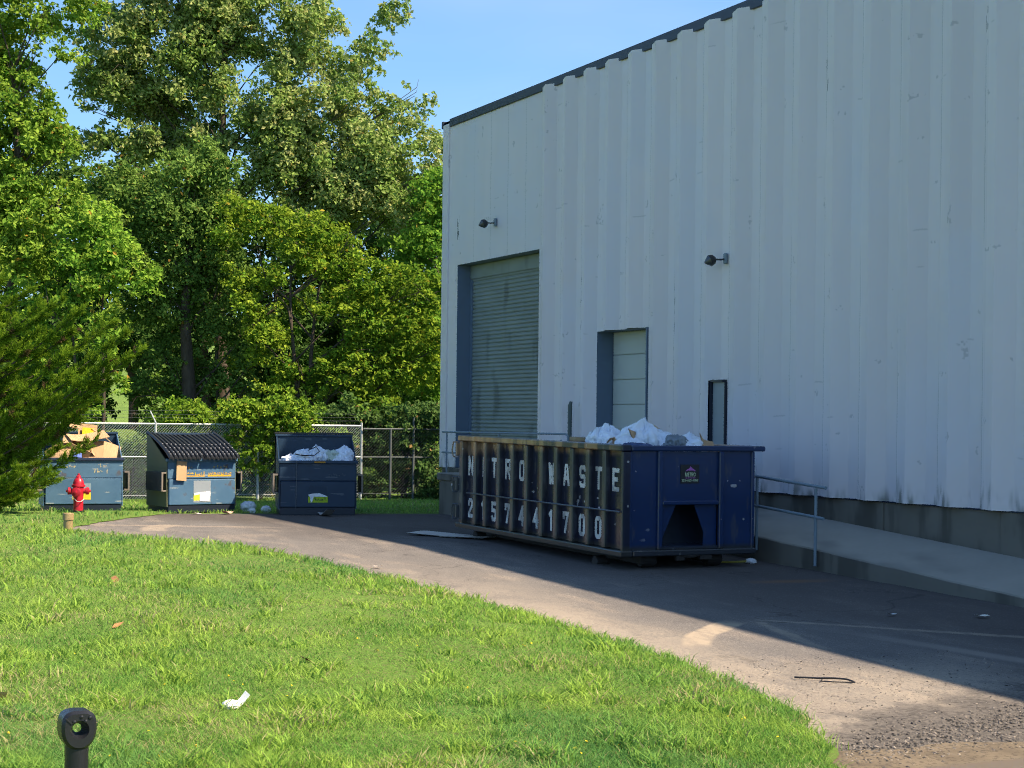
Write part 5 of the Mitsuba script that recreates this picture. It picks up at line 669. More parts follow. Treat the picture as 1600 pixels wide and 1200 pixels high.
    'back4': ((18.94, 61.79), [(np.float64(18.54),np.float64(60.87),np.float64(10.94),0.91),(np.float64(17.8),np.float64(61.21),np.float64(9.5),1.07),(np.float64(19.32),np.float64(60.51),np.float64(9.4),1.07),(np.float64(18.57),np.float64(60.86),np.float64(8.32),1.31),(np.float64(17.72),np.float64(61.25),np.float64(6.87),1.31),(np.float64(19.45),np.float64(60.44),np.float64(6.78),1.31),(np.float64(18.61),np.float64(60.84),np.float64(5.22),1.43),(np.float64(17.75),np.float64(61.24),np.float64(4.01),1.31),(np.float64(19.49),np.float64(60.43),np.float64(3.8),1.31),(np.float64(18.64),np.float64(60.82),np.float64(2.11),1.19),(np.float64(19.28),np.float64(60.52),np.float64(2.84),0.95),(np.float64(17.98),np.float64(61.13),np.float64(2.7),0.84)]),
    'back5': ((21.35, 60.66), [(np.float64(21.92),np.float64(62.6),np.float64(10.9),0.95),(np.float64(21.15),np.float64(62.96),np.float64(9.39),1.12),(np.float64(22.73),np.float64(62.22),np.float64(9.28),1.12),(np.float64(21.95),np.float64(62.59),np.float64(8.15),1.38),(np.float64(21.06),np.float64(63.0),np.float64(6.63),1.38),(np.float64(22.88),np.float64(62.16),np.float64(6.53),1.38),(np.float64(21.99),np.float64(62.57),np.float64(4.9),1.5),(np.float64(21.1),np.float64(62.99),np.float64(3.63),1.38),(np.float64(22.91),np.float64(62.14),np.float64(3.41),1.38),(np.float64(22.02),np.float64(62.55),np.float64(1.65),1.25),(np.float64(22.69),np.float64(62.24),np.float64(2.91),1.0),(np.float64(21.33),np.float64(62.88),np.float64(2.76),0.88)]),
    'back6': ((23.77, 59.53), [(np.float64(23.31),np.float64(58.65),np.float64(10.53),0.91),(np.float64(22.56),np.float64(58.99),np.float64(9.09),1.07),(np.float64(24.08),np.float64(58.29),np.float64(8.99),1.07),(np.float64(23.33),np.float64(58.63),np.float64(7.9),1.31),(np.float64(22.49),np.float64(59.03),np.float64(6.46),1.31),(np.float64(24.22),np.float64(58.22),np.float64(6.36),1.31),(np.float64(23.37),np.float64(58.62),np.float64(4.8),1.43),(np.float64(22.52),np.float64(59.01),np.float64(3.6),1.31),(np.float64(24.25),np.float64(58.21),np.float64(3.38),1.31),(np.float64(23.4),np.float64(58.6),np.float64(1.7),1.19),(np.float64(24.04),np.float64(58.3),np.float64(2.9),0.95),(np.float64(22.74),np.float64(58.91),np.float64(2.76),0.84)]),
    'under0': ((8.73, 49.56), [(np.float64(8.68),np.float64(49.36),np.float64(1.3),0.48),(np.float64(9.35),np.float64(49.05),np.float64(1.13),0.37),(np.float64(8.18),np.float64(49.59),np.float64(1.48),0.48),(np.float64(8.84),np.float64(49.29),np.float64(1.85),0.37),(np.float64(9.19),np.float64(49.12),np.float64(0.39),0.33),(np.float64(7.68),np.float64(49.83),np.float64(1.29),0.48),(np.float64(7.6),np.float64(50.1),np.float64(1.38),0.31),(np.float64(7.49),np.float64(49.95),np.float64(1.07),0.31),(np.float64(7.5),np.float64(50.24),np.float64(0.69),0.31),(np.float64(7.53),np.float64(50.24),np.float64(0.04),0.37),(np.float64(7.57),np.float64(50.24),np.float64(-0.31),0.31),(np.float64(8.1),np.float64(49.96),np.float64(1.57),0.3),(np.float64(7.93),np.float64(50.1),np.float64(1.1),0.3),(np.float64(8.1),np.float64(50.15),np.float64(0.67),0.33),(np.float64(8.11),np.float64(50.09),np.float64(0.23),0.28),(np.float64(8.09),np.float64(50.13),np.float64(-0.31),0.35),(np.float64(8.53),np.float64(49.83),np.float64(1.55),0.33),(np.float64(8.44),np.float64(49.83),np.float64(0.92),0.28),(np.float64(8.34),np.float64(49.65),np.float64(0.54),0.28),(np.float64(8.39),np.float64(49.69),np.float64(0.17),0.37),(np.float64(8.6),np.float64(50.03),np.float64(-0.32),0.32),(np.float64(8.91),np.float64(49.85),np.float64(1.5),0.33),(np.float64(8.89),np.float64(49.91),np.float64(0.96),0.32),(np.float64(8.99),np.float64(49.81),np.float64(0.5),0.3),(np.float64(8.96),np.float64(49.63),np.float64(0.14),0.26),(np.float64(8.93),np.float64(49.32),np.float64(-0.35),0.26),(np.float64(9.4),np.float64(49.35),np.float64(1.42),0.28),(np.float64(9.3),np.float64(49.2),np.float64(0.98),0.31),(np.float64(9.36),np.float64(49.07),np.float64(0.58),0.28),(np.float64(9.3),np.float64(49.14),np.float64(0.1),0.31),(np.float64(9.25),np.float64(49.19),np.float64(-0.34),0.28),(np.float64(7.69),np.float64(54.59),np.float64(3.34),0.36),(np.float64(7.84),np.float64(54.83),np.float64(2.49),0.38),(np.float64(7.66),np.float64(54.53),np.float64(2.05),0.46),(np.float64(8.03),np.float64(55.53),np.float64(1.6),0.39),(np.float64(8.42),np.float64(55.66),np.float64(3.36),0.47),(np.float64(8.34),np.float64(54.46),np.float64(2.78),0.42),(np.float64(8.26),np.float64(53.77),np.float64(1.96),0.45),(np.float64(8.39),np.float64(55.33),np.float64(1.42),0.39),(np.float64(8.87),np.float64(54.29),np.float64(3.14),0.5),(np.float64(8.89),np.float64(54.67),np.float64(2.57),0.42),(np.float64(8.95),np.float64(54.22),np.float64(2.26),0.5),(np.float64(9.01),np.float64(54.18),np.float64(1.42),0.4),(np.float64(9.48),np.float64(54.83),np.float64(3.25),0.47),(np.float64(9.64),np.float64(54.2),np.float64(2.51),0.46),(np.float64(9.39),np.float64(53.57),np.float64(2.27),0.42),(np.float64(9.57),np.float64(54.1),np.float64(1.63),0.5),(np.float64(9.85),np.float64(53.16),np.float64(3.27),0.36),(np.float64(10.16),np.float64(54.05),np.float64(2.52),0.4),(np.float64(9.95),np.float64(53.72),np.float64(2.22),0.4),(np.float64(9.95),np.float64(53.63),np.float64(1.7),0.36),(np.float64(10.69),np.float64(53.95),np.float64(3.16),0.36),(np.float64(10.27),np.float64(52.68),np.float64(2.69),0.47),(np.float64(10.61),np.float64(52.97),np.float64(2.28),0.42),(np.float64(10.53),np.float64(52.83),np.float64(1.43),0.42)]),
    'under1': ((11.74, 48.93), [(np.float64(11.38),np.float64(49.1),np.float64(1.73),0.34),(np.float64(11.85),np.float64(48.88),np.float64(1.98),0.34),(np.float64(12.14),np.float64(48.74),np.float64(1.33),0.34),(np.float64(11.55),np.float64(49.01),np.float64(1.14),0.3),(np.float64(11.74),np.float64(48.93),np.float64(2.45),0.3),(np.float64(11.42),np.float64(49.21),np.float64(2.14),0.32),(np.float64(11.47),np.float64(49.26),np.float64(1.82),0.28),(np.float64(11.62),np.float64(49.64),np.float64(1.43),0.32),(np.float64(11.43),np.float64(49.21),np.float64(0.81),0.34),(np.float64(11.44),np.float64(49.08),np.float64(0.39),0.34),(np.float64(11.61),np.float64(49.61),np.float64(0.09),0.38),(np.float64(11.95),np.float64(49.14),np.float64(2.17),0.26),(np.float64(11.83),np.float64(49.36),np.float64(1.87),0.36),(np.float64(11.98),np.float64(49.38),np.float64(1.45),0.28),(np.float64(11.78),np.float64(49.08),np.float64(0.97),0.37),(np.float64(11.82),np.float64(49.33),np.float64(0.4),0.36),(np.float64(11.82),np.float64(49.46),np.float64(0.03),0.28),(np.float64(12.18),np.float64(48.78),np.float64(2.34),0.32),(np.float64(12.3),np.float64(48.72),np.float64(1.91),0.26),(np.float64(12.22),np.float64(49.0),np.float64(1.48),0.3),(np.float64(12.28),np.float64(48.68),np.float64(0.85),0.3),(np.float64(12.24),np.float64(48.94),np.float64(0.48),0.32),(np.float64(12.21),np.float64(49.09),np.float64(0.07),0.36),(np.float64(12.69),np.float64(48.84),np.float64(2.27),0.28),(np.float64(12.61),np.float64(48.96),np.float64(1.86),0.26),(np.float64(12.65),np.float64(49.1),np.float64(1.35),0.34),(np.float64(12.58),np.float64(48.78),np.float64(0.88),0.36),(np.float64(12.78),np.float64(48.74),np.float64(0.49),0.38),(np.float64(12.78),np.float64(48.87),np.float64(-0.06),0.36),(np.float64(13.22),np.float64(48.74),np.float64(2.32),0.26),(np.float64(13.07),np.float64(48.66),np.float64(1.75),0.34),(np.float64(13.0),np.float64(48.67),np.float64(1.3),0.32),(np.float64(13.01),np.float64(48.78),np.float64(0.83),0.3),(np.float64(13.17),np.float64(48.69),np.float64(0.38),0.28),(np.float64(13.13),np.float64(48.39),np.float64(-0.04),0.28),(np.float64(13.49),np.float64(48.18),np.float64(2.26),0.26),(np.float64(13.54),np.float64(48.51),np.float64(1.91),0.3),(np.float64(13.57),np.float64(48.44),np.float64(1.32),0.32),(np.float64(13.56),np.float64(48.4),np.float64(1.01),0.32),(np.float64(13.53),np.float64(48.13),np.float64(0.56),0.36),(np.float64(13.6),np.float64(48.42),np.float64(0.1),0.38),(np.float64(12.24),np.float64(53.69),np.float64(3.18),0.37),(np.float64(12.16),np.float64(53.32),np.float64(2.67),0.45),(np.float64(12.1),np.float64(53.48),np.float64(1.9),0.39),(np.float64(12.0),np.float64(53.02),np.float64(1.48),0.34),(np.float64(12.59),np.float64(53.7),np.float64(3.11),0.43),(np.float64(12.54),np.float64(53.04),np.float64(2.65),0.32),(np.float64(12.16),np.float64(51.72),np.float64(1.97),0.39),(np.float64(12.15),np.float64(51.75),np.float64(1.44),0.32),(np.float64(12.76),np.float64(51.55),np.float64(3.18),0.38),(np.float64(12.87),np.float64(51.82),np.float64(2.51),0.36),(np.float64(13.21),np.float64(52.99),np.float64(2.02),0.37),(np.float64(12.88),np.float64(52.21),np.float64(1.44),0.32)]),
    'under2': ((12.92, 48.37), [(np.float64(12.7),np.float64(48.37),np.float64(1.9),0.34),(np.float64(13.2),np.float64(48.13),np.float64(2.28),0.34),(np.float64(12.96),np.float64(48.25),np.float64(1.34),0.34),(np.float64(12.54),np.float64(48.44),np.float64(1.34),0.3),(np.float64(13.14),np.float64(48.16),np.float64(0.51),0.3),(np.float64(13.48),np.float64(48.0),np.float64(0.23),0.26)]),
    'under3': ((15.68, 46.10), [(np.float64(15.42),np.float64(46.0),np.float64(2.31),0.4),(np.float64(16.09),np.float64(45.68),np.float64(1.4),0.4),(np.float64(15.09),np.float64(46.15),np.float64(2.12),0.37),(np.float64(15.76),np.float64(45.84),np.float64(1.4),0.4),(np.float64(15.93),np.float64(45.76),np.float64(0.67),0.33),(np.float64(16.27),np.float64(45.6),np.float64(0.13),0.26),(np.float64(14.76),np.float64(46.3),np.float64(2.3),0.33),(np.float64(13.47),np.float64(47.41),np.float64(1.49),0.35),(np.float64(13.59),np.float64(47.22),np.float64(0.9),0.33),(np.float64(13.51),np.float64(47.53),np.float64(0.58),0.37),(np.float64(13.46),np.float64(47.18),np.float64(0.14),0.37),(np.float64(13.93),np.float64(47.68),np.float64(1.21),0.28),(np.float64(14.01),np.float64(47.18),np.float64(1.05),0.26),(np.float64(13.8),np.float64(47.08),np.float64(0.54),0.33),(np.float64(13.79),np.float64(47.21),np.float64(-0.11),0.33),(np.float64(14.21),np.float64(46.84),np.float64(1.34),0.28),(np.float64(14.4),np.float64(46.71),np.float64(1.07),0.29),(np.float64(14.22),np.float64(46.82),np.float64(0.59),0.28),(np.float64(14.5),np.float64(47.44),np.float64(0.1),0.37),(np.float64(15.0),np.float64(47.03),np.float64(1.3),0.26),(np.float64(14.8),np.float64(46.87),np.float64(0.93),0.33),(np.float64(14.84),np.float64(46.62),np.float64(0.63),0.31),(np.float64(14.57),np.float64(46.53),np.float64(0.19),0.37),(np.float64(15.15),np.float64(46.65),np.float64(1.51),0.26),(np.float64(15.12),np.float64(46.69),np.float64(1.05),0.33),(np.float64(15.14),np.float64(46.2),np.float64(0.57),0.29),(np.float64(15.26),np.float64(46.41),np.float64(-0.01),0.33),(np.float64(15.65),np.float64(46.36),np.float64(1.43),0.29),(np.float64(15.68),np.float64(46.67),np.float64(1.09),0.35),(np.float64(15.54),np.float64(46.35),np.float64(0.56),0.26),(np.float64(15.88),np.float64(46.76),np.float64(0.18),0.33),(np.float64(15.99),np.float64(46.28),np.float64(1.34),0.35),(np.float64(16.12),np.float64(46.13),np.float64(0.86),0.35),(np.float64(15.99),np.float64(46.32),np.float64(0.52),0.28),(np.float64(16.0),np.float64(46.2),np.float64(-0.02),0.28),(np.float64(16.56),np.float64(46.53),np.float64(1.35),0.3),(np.float64(16.61),np.float64(46.2),np.float64(1.05),0.31),(np.float64(16.55),np.float64(45.59),np.float64(0.46),0.35),(np.float64(16.62),np.float64(46.08),np.float64(0.16),0.37)]),
    'under4': ((17.13, 46.08), [(np.float64(16.61),np.float64(46.1),np.float64(2.32),0.41),(np.float64(17.12),np.float64(45.86),np.float64(2.33),0.44),(np.float64(16.79),np.float64(46.02),np.float64(1.4),0.41),(np.float64(17.29),np.float64(45.78),np.float64(1.41),0.41),(np.float64(16.97),np.float64(45.93),np.float64(0.48),0.37),(np.float64(17.47),np.float64(45.7),np.float64(0.39),0.37),(np.float64(16.63),np.float64(46.09),np.float64(0.48),0.3)]),
}
def leaves(P, N, S, cols, seed, asp=0.62):                # leaf blades: folded diamonds at P, facing N, length S
    rng = RS(seed); n = len(P); N = N / (np.linalg.norm(N, axis=1, keepdims=True) + 1e-9)
    t = np.cross(N, rng.randn(n, 3)); t /= np.linalg.norm(t, axis=1, keepdims=True) + 1e-9; b = np.cross(N, t); S = S[:, None]
    V = np.stack([P - t * S * 0.5, P + b * S * asp * 0.5 + N * S * 0.10, P + t * S * 0.5 - N * S * 0.12, P - b * S * asp * 0.5 + N * S * 0.10], 1).reshape(-1, 3)
    i = np.arange(n)[:, None] * 4; F = np.concatenate([i + [0, 2, 1], i + [0, 3, 2]], 1).reshape(-1, 3)
    return V, F, np.repeat(cols, 4, 0)
def crown(clumps, seed, size, density, palette, up=0.5, depth=(0.0, 1.4), droop=0.25, tuft=0.34, cull=0.55):
    rng = RS(seed); PP, NN, CC, SS = [], [], [], []
    sunv = np.array(SUN)
    for (x, y, z, r) in clumps:
        for dd in depth:
            c0 = np.array([x, y, z]) + np.array([math.sin(0.25) * dd, dd, 0]) + rng.randn(3) * r * 0.2
            ns = max(8, int(26 * r ** 0.8))
            d = rng.randn(ns, 3); d /= np.linalg.norm(d, axis=1, keepdims=True); cs = c0 + d * r * (0.3 + 0.85 * rng.rand(ns, 1) ** 0.7) * np.array([1.05, 1, 0.9]); hole = meshkit.noise(cs * 0.85 + 40, seed) + 0.35 * meshkit.noise(cs * 2.1 + 9, seed + 2) < cull
            tr = r * tuft * (0.7 + 0.7 * rng.rand(ns)); tone = rng.rand(ns)
            for k in range(ns):
                if hole[k]: continue
                m = max(8, int(10.5 * density * tr[k] ** 2 * (0.7 + 0.6 * rng.rand()) / size ** 2))
                q = rng.randn(m, 3) * np.array([0.55, 0.55, 0.36]) * tr[k]; q[:, 2] -= droop * (q[:, 0] ** 2 + q[:, 1] ** 2) / max(tr[k], 0.05)
                PP.append(cs[k] + q); nn = rng.randn(m, 3) * 0.68 + np.array([0.15, -0.25, up]) + d[k] * 0.3; NN.append(nn)
                w = np.clip(tone[k] + rng.randn(m) * 0.3, 0, 1)[:, None]; col = palette[0] * (1 - w) + palette[1] * w
                odd = rng.rand(m) < 0.012; col[odd] = palette[2]; CC.append(np.minimum(col * (0.7 + 0.6 * rng.rand(m, 1)), 0.5)); SS.append(size * (0.65 + 0.7 * rng.rand(m)))
    return leaves(np.vstack(PP), np.vstack(NN), np.concatenate(SS), np.vstack(CC), seed + 1)
def tree(key, name, label, size, density, pal, seed, trunk_r, trunk_h=None, group=None, stems=None, cat_='tree', limbs=True, **kw):
    (bx, by), clumps = TREES[key]; K = thing(name, label, cat_, group); V, F, C = crown(clumps, seed, size, density, [COL(p) for p in pal], **kw)
    rng = RS(seed + 9); zt = max(c[3 - 1] for c in clumps); gz0 = float(hill(0, by)) - 0.4; h = trunk_h or (gz0 + (zt - gz0) * 0.8); tops = stems or [(0, 0)]; pieces = []
    for j, (sx, sy) in enumerate(tops):
        n = 9; zz = np.linspace(gz0, h, n); P = np.stack([bx + sx * np.linspace(0.15, 1, n) + 0.10 * np.sin(zz * 0.9 + j), by + sy * np.linspace(0, 1, n) + 0.08 * np.cos(zz * 0.7), zz], 1)
        put('trunk', tube(P, np.linspace(trunk_r, trunk_r * 0.25, n) / (1 if len(tops) == 1 else 1.4), 9), 'm_bark', K, smooth=50)
        if limbs:
            for (x, y, z, r) in clumps[j::len(tops)]:
                zb = gz0 + max(0.25 * (z - gz0), (z - gz0) - 0.75 * math.hypot(x - bx, y - by) - r); zb = min(max(zb, gz0 + 0.5), h); i = np.interp(zb, zz, np.arange(n)); k = int(min(i, n - 2)); a = P[k] + (P[k + 1] - P[k]) * (i - k); b = np.array([x, y, z - 0.1 * r])
                mid = (a + b) / 2 + rng.randn(3) * 0.12 * np.linalg.norm(b - a) * 0.5 + np.array([0, 0, -0.05]); 
                if rng.rand() < (0.3 if np.linalg.norm(b - a) < 2.5 else 0.8): continue
                r0 = min(0.045, trunk_r * 0.3) * (1 - 0.6 * (zb - gz0) / max(h - gz0, 1)) + 0.012
                pieces.append(tube([a, mid, b], [r0, r0 * 0.65, 0.008], 5, False))
                for _ in range(2): e = b + rng.randn(3) * r * 0.7; pieces.append(tube([mid * 0.4 + b * 0.6, (b + e) / 2, e], [r0 * 0.4, r0 * 0.25, 0.005], 4, False))
    if pieces: put('branches', cat(pieces), 'm_bark', K, smooth=True)
    put('crown', (V, F), 'm_leaf', K, color=C); return len(F)
NT = 0
G_ = 'trees behind the fence'
NT += tree('poplar', 'poplar_tree', 'tallest tree, pale glossy leaves and ragged branches against the blue sky', 0.145, 1.6, [(0.220, 0.341, 0.072), (0.418, 0.500, 0.171), (0.420, 0.320, 0.090)], 101, 0.26, up=0.35, droop=0.35)
NT += tree('maple', 'maple_tree', 'yellow-green tree cut by the left edge of the photo', 0.15, 1.5, [(0.152, 0.288, 0.035), (0.304, 0.437, 0.062), (0.460, 0.285, 0.048)], 102, 0.22)
NT += tree('sapling', 'young_maple', 'low light green tree above the feathery conifer', 0.145, 1.5, [(0.136, 0.288, 0.035), (0.304, 0.471, 0.062), (0.412, 0.270, 0.048)], 103, 0.10, stems=[(0.3, 0.2), (-0.8, 0)])
NT += tree('oak', 'ivy_clad_tree', 'dark green ivy-covered tree left of centre with a thick trunk', 0.13, 1.6, [(0.094, 0.182, 0.037), (0.248, 0.380, 0.083), (0.330, 0.190, 0.050)], 104, 0.30, droop=0.6)
NT += tree('dogwood', 'dogwood_tree', 'spreading tree with yellow-tinged layered branches left of the warehouse corner', 0.13, 1.6, [(0.105, 0.220, 0.024), (0.314, 0.424, 0.044), (0.380, 0.300, 0.040)], 105, 0.15, stems=[(-0.3, 0.1), (0.6, 0.2)], up=0.9, droop=0.15)
NT += tree('locust', 'locust_tree', 'bright green tree right beside the warehouse corner', 0.135, 1.6, [(0.114, 0.262, 0.035), (0.259, 0.437, 0.053), (0.397, 0.301, 0.048)], 106, 0.16)
NT += tree('bushG', 'fence_shrub', 'bright yellow-green shrub spilling over the fence between the middle and right dumpsters', 0.11, 2.4, [(0.136, 0.262, 0.025), (0.304, 0.437, 0.053), (0.317, 0.317, 0.048)], 107, 0.05, cat_='shrub', trunk_h=1.9, depth=(0.0, 0.7), cull=0.42)
NT += tree('ivyH', 'ivy_thicket', 'wall of sunlit ivy and vines behind the gate posts beside the warehouse', 0.115, 1.7, [(0.076, 0.157, 0.044), (0.182, 0.288, 0.087), (0.349, 0.222, 0.095)], 108, 0.05, cat_='vine', trunk_h=2.2, depth=(0.0, 0.8), cull=0.42)
NT += tree('bushK', 'weedy_bush', 'pale green bush behind the fence between the left and middle dumpsters', 0.085, 1.6, [(0.121, 0.219, 0.053), (0.228, 0.349, 0.105), (0.317, 0.317, 0.079)], 109, 0.03, cat_='shrub', trunk_h=1.2, depth=(0.0, 0.6), cull=0.42)
for q, lb in enumerate(['leafy undergrowth bush behind the fence above the left dumpster', 'low bush under the ivy-clad trunk behind the middle dumpster', 'leafy bush behind the fence right of the ivy-clad trunk', 'vine-covered bush rising behind the shaded dumpster', 'tall bush between the dogwood stems and the gate posts']):
    NT += tree(f'under{q}', 'undergrowth_bush', lb, 0.115, 1.6, [(0.087, 0.188, 0.033), (0.222, 0.362, 0.054), (0.305, 0.244, 0.061)], 140 + q, 0.04, cat_='bush', trunk_h=1.2, depth=(0.0, 0.9), cull=0.42)
BL = ['dark background tree at the far left behind the maple', 'second dark background tree from the left', 'dark background tree above the small sunlit meadow gap', 'dark background tree behind the ivy-clad trunk', 'dark background tree behind the left half of the dogwood', 'dark background tree behind the right half of the dogwood', 'dark background tree nearest the warehouse corner']
for i in range(7): NT += tree(f'back{i}', 'woodland_tree', BL[i], 0.24, 0.7, [(0.054, 0.114, 0.029), (0.114, 0.209, 0.044), (0.159, 0.159, 0.032)], 120 + i, 0.2, depth=(0.0, 1.8), limbs=False)

# feathery conifer at the left
JT = [(7.29, 32.9, 3.35), (7.22, 33.71, 3.7), (7.09, 34.54, 3.95), (6.39, 33.71, 4.18), (6.12, 34.61, 4.37), (5.53, 33.72, 4.19), (6.72, 33.94, 1.56), (6.59, 34.77, 2.19), (6.84, 33.5, 2.7), (6.65, 34.36, 3.07), (5.99, 33.51, 3.24), (5.66, 34.44, 3.71), (5.3, 35.38, 4.06), (5.9, 33.94, 2.43), (5.74, 34.79, 1.66), (5.23, 33.87, 0.99), (5.58, 34.48, 0.46), (6.18, 34.97, 1.38), (6.2, 33.8, 2.79), (5.02, 35.12, 3.2), (6.84, 33.11, 3.19), (6.37, 34.11, 1.93), (5.55, 35.26, 2.7), (5.16, 34.28, 2.05), (5.16, 35.06, 1.4), (5.74, 33.63, 0.93), (6.71, 33.95, 2.38), (5.59, 35.24, 4.58), (4.9, 34.4, 4.69), (6.3, 34.53, 3.73)]
K = thing('juniper_tree', 'feathery olive-green conifer reaching in from the left edge', 'tree'); rng = RS(77); base = np.array([4.19, 35.4, 0.0])
zz = np.linspace(-0.1, 5.6, 9); put('trunk', tube(np.stack([4.19 + 0.05 * np.sin(zz), 35.4 + 0 * zz, zz], 1), np.linspace(0.14, 0.03, 9), 9), 'm_bark', K, smooth=50)
PP, DD, CC, br = [], [], [], []
tips = [np.array(t) for t in JT]
for _ in range(75):
    a = rng.rand() * 6.283; z = 0.3 + 5.0 * rng.rand(); rr = (2.5 - 0.38 * z) * (0.45 + 0.5 * rng.rand())
    if 6.9 < 4.19 + rr * math.cos(a): continue
    tips.append(np.array([4.19 + rr * math.cos(a), 35.4 + rr * math.sin(a) * 0.8, z + 0.3 * rng.rand()]))
for t in tips:
    L = np.linalg.norm((t - base)[:2]); a = np.array([4.19, 35.4, max(0.15, t[2] - 0.62 * L)]); mid = (a + t) / 2 + np.array([0, 0, -0.10 * L]) + rng.randn(3) * 0.06
    s = np.linspace(0, 1, 10)[:, None]; cv = (1 - s) ** 2 * a + 2 * s * (1 - s) * mid + s ** 2 * t; br.append(tube(cv, np.linspace(0.03, 0.006, 10), 5, False))
    nt = int(15 + 17 * L)
    for k in range(nt):
        f = 0.22 + 0.80 * rng.rand() ** 0.75; f = min(f, 1.0); i = f * 9; j = int(min(i, 8)); p = cv[j] + (cv[j + 1] - cv[j]) * (i - j); ax = cv[min(j + 1, 9)] - cv[j]; ax /= np.linalg.norm(ax)
        side = rng.randn(3); side -= ax * (side @ ax); side /= np.linalg.norm(side); d = ax * 0.75 + side * 0.55 + np.array([0, 0, 0.25]); d /= np.linalg.norm(d); tl = (0.16 + 0.26 * rng.rand()) * (1.15 - 0.5 * f)
        tone = rng.rand(); dry = rng.rand() < 0.06 * (1.4 - f)
        m = int(95 * tl / 0.3); q = rng.rand(m, 1); sd = rng.randn(m, 3); e = d + sd * 0.42; e /= np.linalg.norm(e, axis=1, keepdims=True)
        PP.append(p + d * q * tl + sd * 0.012); DD.append(e * (0.055 + 0.05 * rng.rand(m, 1)) * (1.1 - 0.4 * q))
        c = COL([0.105, 0.205, 0.018]) * (1 - tone) + COL([0.24, 0.37, 0.03]) * tone if not dry else COL([0.17, 0.12, 0.06]); CC.append(np.tile(c, (m, 1)) * (0.75 + 0.5 * rng.rand(m, 1)))
PP, DD, CC = np.vstack(PP), np.vstack(DD), np.vstack(CC); n = len(PP); sd = np.cross(DD, rng.randn(n, 3)); sd *= 0.0085 / (np.linalg.norm(sd, axis=1, keepdims=True) + 1e-9)
V = np.stack([PP - sd, PP + sd, PP + DD], 1).reshape(-1, 3); put('branches', cat(br), 'm_bark', K, smooth=True)
put('crown', (V, np.arange(3 * n).reshape(-1, 3)), 'm_leaf', K, color=np.repeat(CC, 3, 0)); NT += n

# ---------------------------------------------------------------- grass
rng = RS(2024); X, Y = [], []
def sample(n, d0, d1, a0, a1):
    u = rng.rand(n); d = 1 / (1 / d0 + u * (1 / d1 - 1 / d0)); a = np.radians(a0 + (a1 - a0) * rng.rand(n)); return d * np.sin(a), d * np.cos(a)
x, y = sample(440000, 8.3, 50.0, 3.0, 50.0)
e = edge(y); far = (y > 35.4); ok = np.where(far, (x > 2) & (x < 19.5) & (y < 46.0), x < e + 0.06 * rng.randn(len(x)) - 0.02) & ~((x > 6.2) & (x < 8.0) & (y > 37.0) & (y < 38.4)) & ~((x > 8.4) & (x < 10.2) & (y > 35.7) & (y < 37))
beyond = (y > 34.4) & (x > 8.7 + (35.7 - y) * 4.2) & (x < 19.5) & (y < 46); ok |= beyond & ~((x > 10.4) & (x < 12.6) & (y < 36.0))
ok &= ~((np.abs(x - 8.15) < 1.2) & (np.abs(y - 9.2) < 0.9) & (x > e - 0.05))
x, y = x[ok], y[ok]; n = len(x); dist = np.hypot(x, y)
big = meshkit.fbm(np.stack([x * 0.55, y * 0.40, 0 * x], 1), 4, 1); med = meshkit.fbm(np.stack([x * 2.6, y * 2.0, 0 * x + 3], 1), 3, 2); tuf = meshkit.noise(np.stack([x * 5.0, y * 4.2, 0 * x + 7], 1), 4)
coarse = np.clip((tuf - 0.52) / 0.22, 0, 1) * np.clip((med - 0.36) / 0.2, 0, 1) * (rng.rand(n) < 0.55) * np.clip((edge(y) - x) / 0.5, 0.25, 1); brim = np.clip(1 - (edge(y) - x) / 0.45, 0, 1) * (y < 30)
Hh = (0.045 + 0.045 * med + 0.02 * rng.rand(n)) * (0.75 + 0.5 * rng.rand(n)) + 0.10 * coarse * rng.rand(n) + 0.02 * brim * rng.rand(n)
Ww = (0.0022 + 0.0016 * rng.rand(n)) * (dist / 10) ** 0.75 * (1 + 1.3 * coarse)
ang = rng.rand(n) * 6.283 + 0; lean = Hh * (0.35 + 0.75 * rng.rand(n)); hd_ = np.stack([np.cos(ang), np.sin(ang), 0 * ang], 1); sd = np.stack([-np.sin(ang), np.cos(ang), 0 * ang], 1)
flip = rng.rand(n) * 6.283; sd = np.stack([np.cos(flip), np.sin(flip), 0 * ang], 1)
lawn_z = np.where(y < 35.7, 0.012 + 0.05 * np.clip((edge(y) - x) / 0.6, 0, 1), -0.015)
B0 = np.stack([x, y, gz(y) + lawn_z - 0.005], 1); Z = np.array([0, 0, 1.0]); w_ = Ww[:, None]
M0 = B0 + Z * (Hh * 0.6)[:, None] + hd_ * (lean * 0.32)[:, None]; Tp = B0 + Z * (Hh * 0.95)[:, None] + hd_ * lean[:, None]
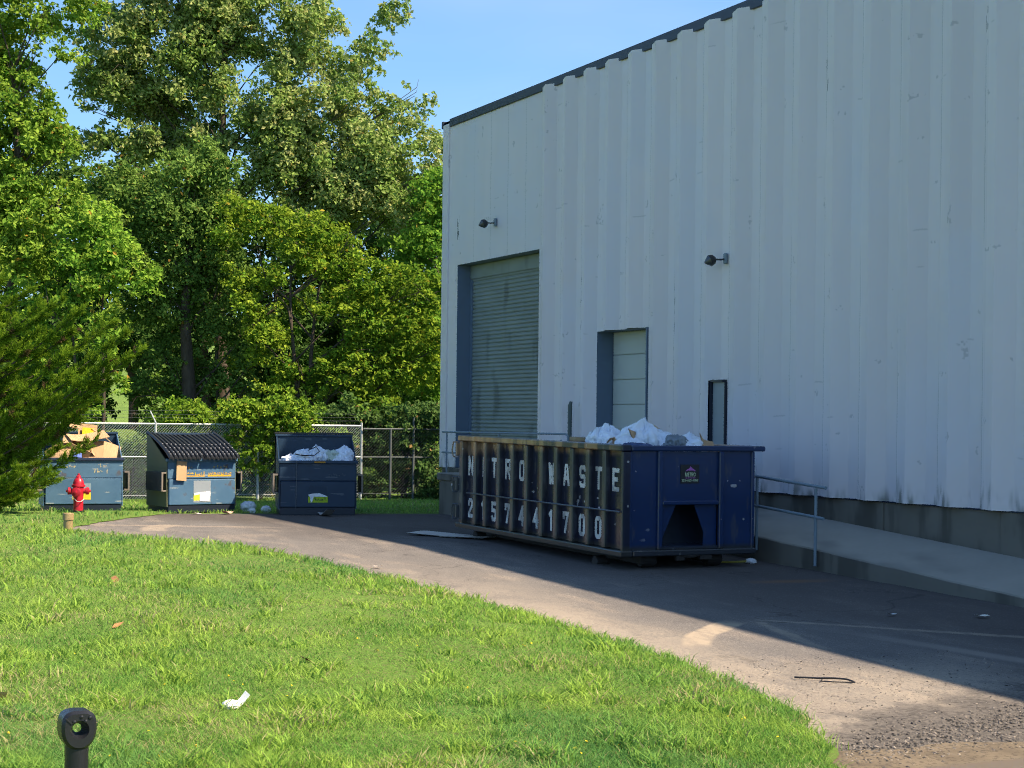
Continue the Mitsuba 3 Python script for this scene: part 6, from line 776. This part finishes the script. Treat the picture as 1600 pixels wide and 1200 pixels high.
V = np.stack([B0 - sd * w_, B0 + sd * w_, M0 - sd * w_ * 0.8, M0 + sd * w_ * 0.8, Tp], 1).reshape(-1, 3); i = np.arange(n)[:, None] * 5
F = np.concatenate([i + [0, 1, 3], i + [0, 3, 2], i + [2, 3, 4]], 1).reshape(-1, 3)
g0, g1, g2, g3 = COL([0.16, 0.325, 0.066]), COL([0.345, 0.50, 0.095]), COL([0.115, 0.28, 0.082]), COL([0.42, 0.40, 0.19])
w1 = np.clip((med - 0.3) / 0.45 + 0.25 * rng.randn(n), 0, 1)[:, None]; w2 = np.clip((0.47 - big) / 0.14, 0, 1)[:, None] * 0.75
col = g0 * (1 - w1) + g1 * w1; col = col * (1 - w2) + g2 * w2; lt = (coarse > 0.35)[:, None] * (0.5 * rng.rand(n, 1)); col = col * (1 - lt) + COL([0.30, 0.46, 0.06]) * lt; dryp = rng.rand(n) < (0.04 + 0.28 * np.clip((meshkit.fbm(np.stack([x * 0.9 + 9, y * 1.1, 0 * x], 1), 3, 8) - 0.56) / 0.15, 0, 1)); col[dryp] = g3
col = col * (0.75 + 0.5 * rng.rand(n, 1)); put('grass', (V, F), 'm_grass', color=np.repeat(col, 5, 0), kind='stuff', label='sunlit mown lawn grass with coarse tufts', cat_='grass'); NT += len(F)
# tiny yellow lawn flowers
m = 240; fx, fy = sample(m * 3, 9, 18, 7, 38); k = (fx < edge(fy) - 0.3) & (meshkit.fbm(np.stack([fx * 0.8, fy * 0.8, 0 * fx], 1), 3, 15) > 0.45); fx, fy = fx[k][:m], fy[k][:m]; fl = []
for a, b in zip(fx, fy): fl.append(xf(lathe([(0.0, 0.0), (0.011, 0.006), (0.0, 0.008)], 6), rot(rng.randn() * 0.4, rng.randn() * 0.4, 0), gp(a, b, 0.085 + 0.02 * rng.rand())))
put('lawn_flowers', cat(fl), 'm_matte', color=(0.72, 0.50, 0.02), kind='stuff', label='tiny yellow flowers dotted through the lawn', cat_='flowers')
print('foliage and grass triangles', NT)
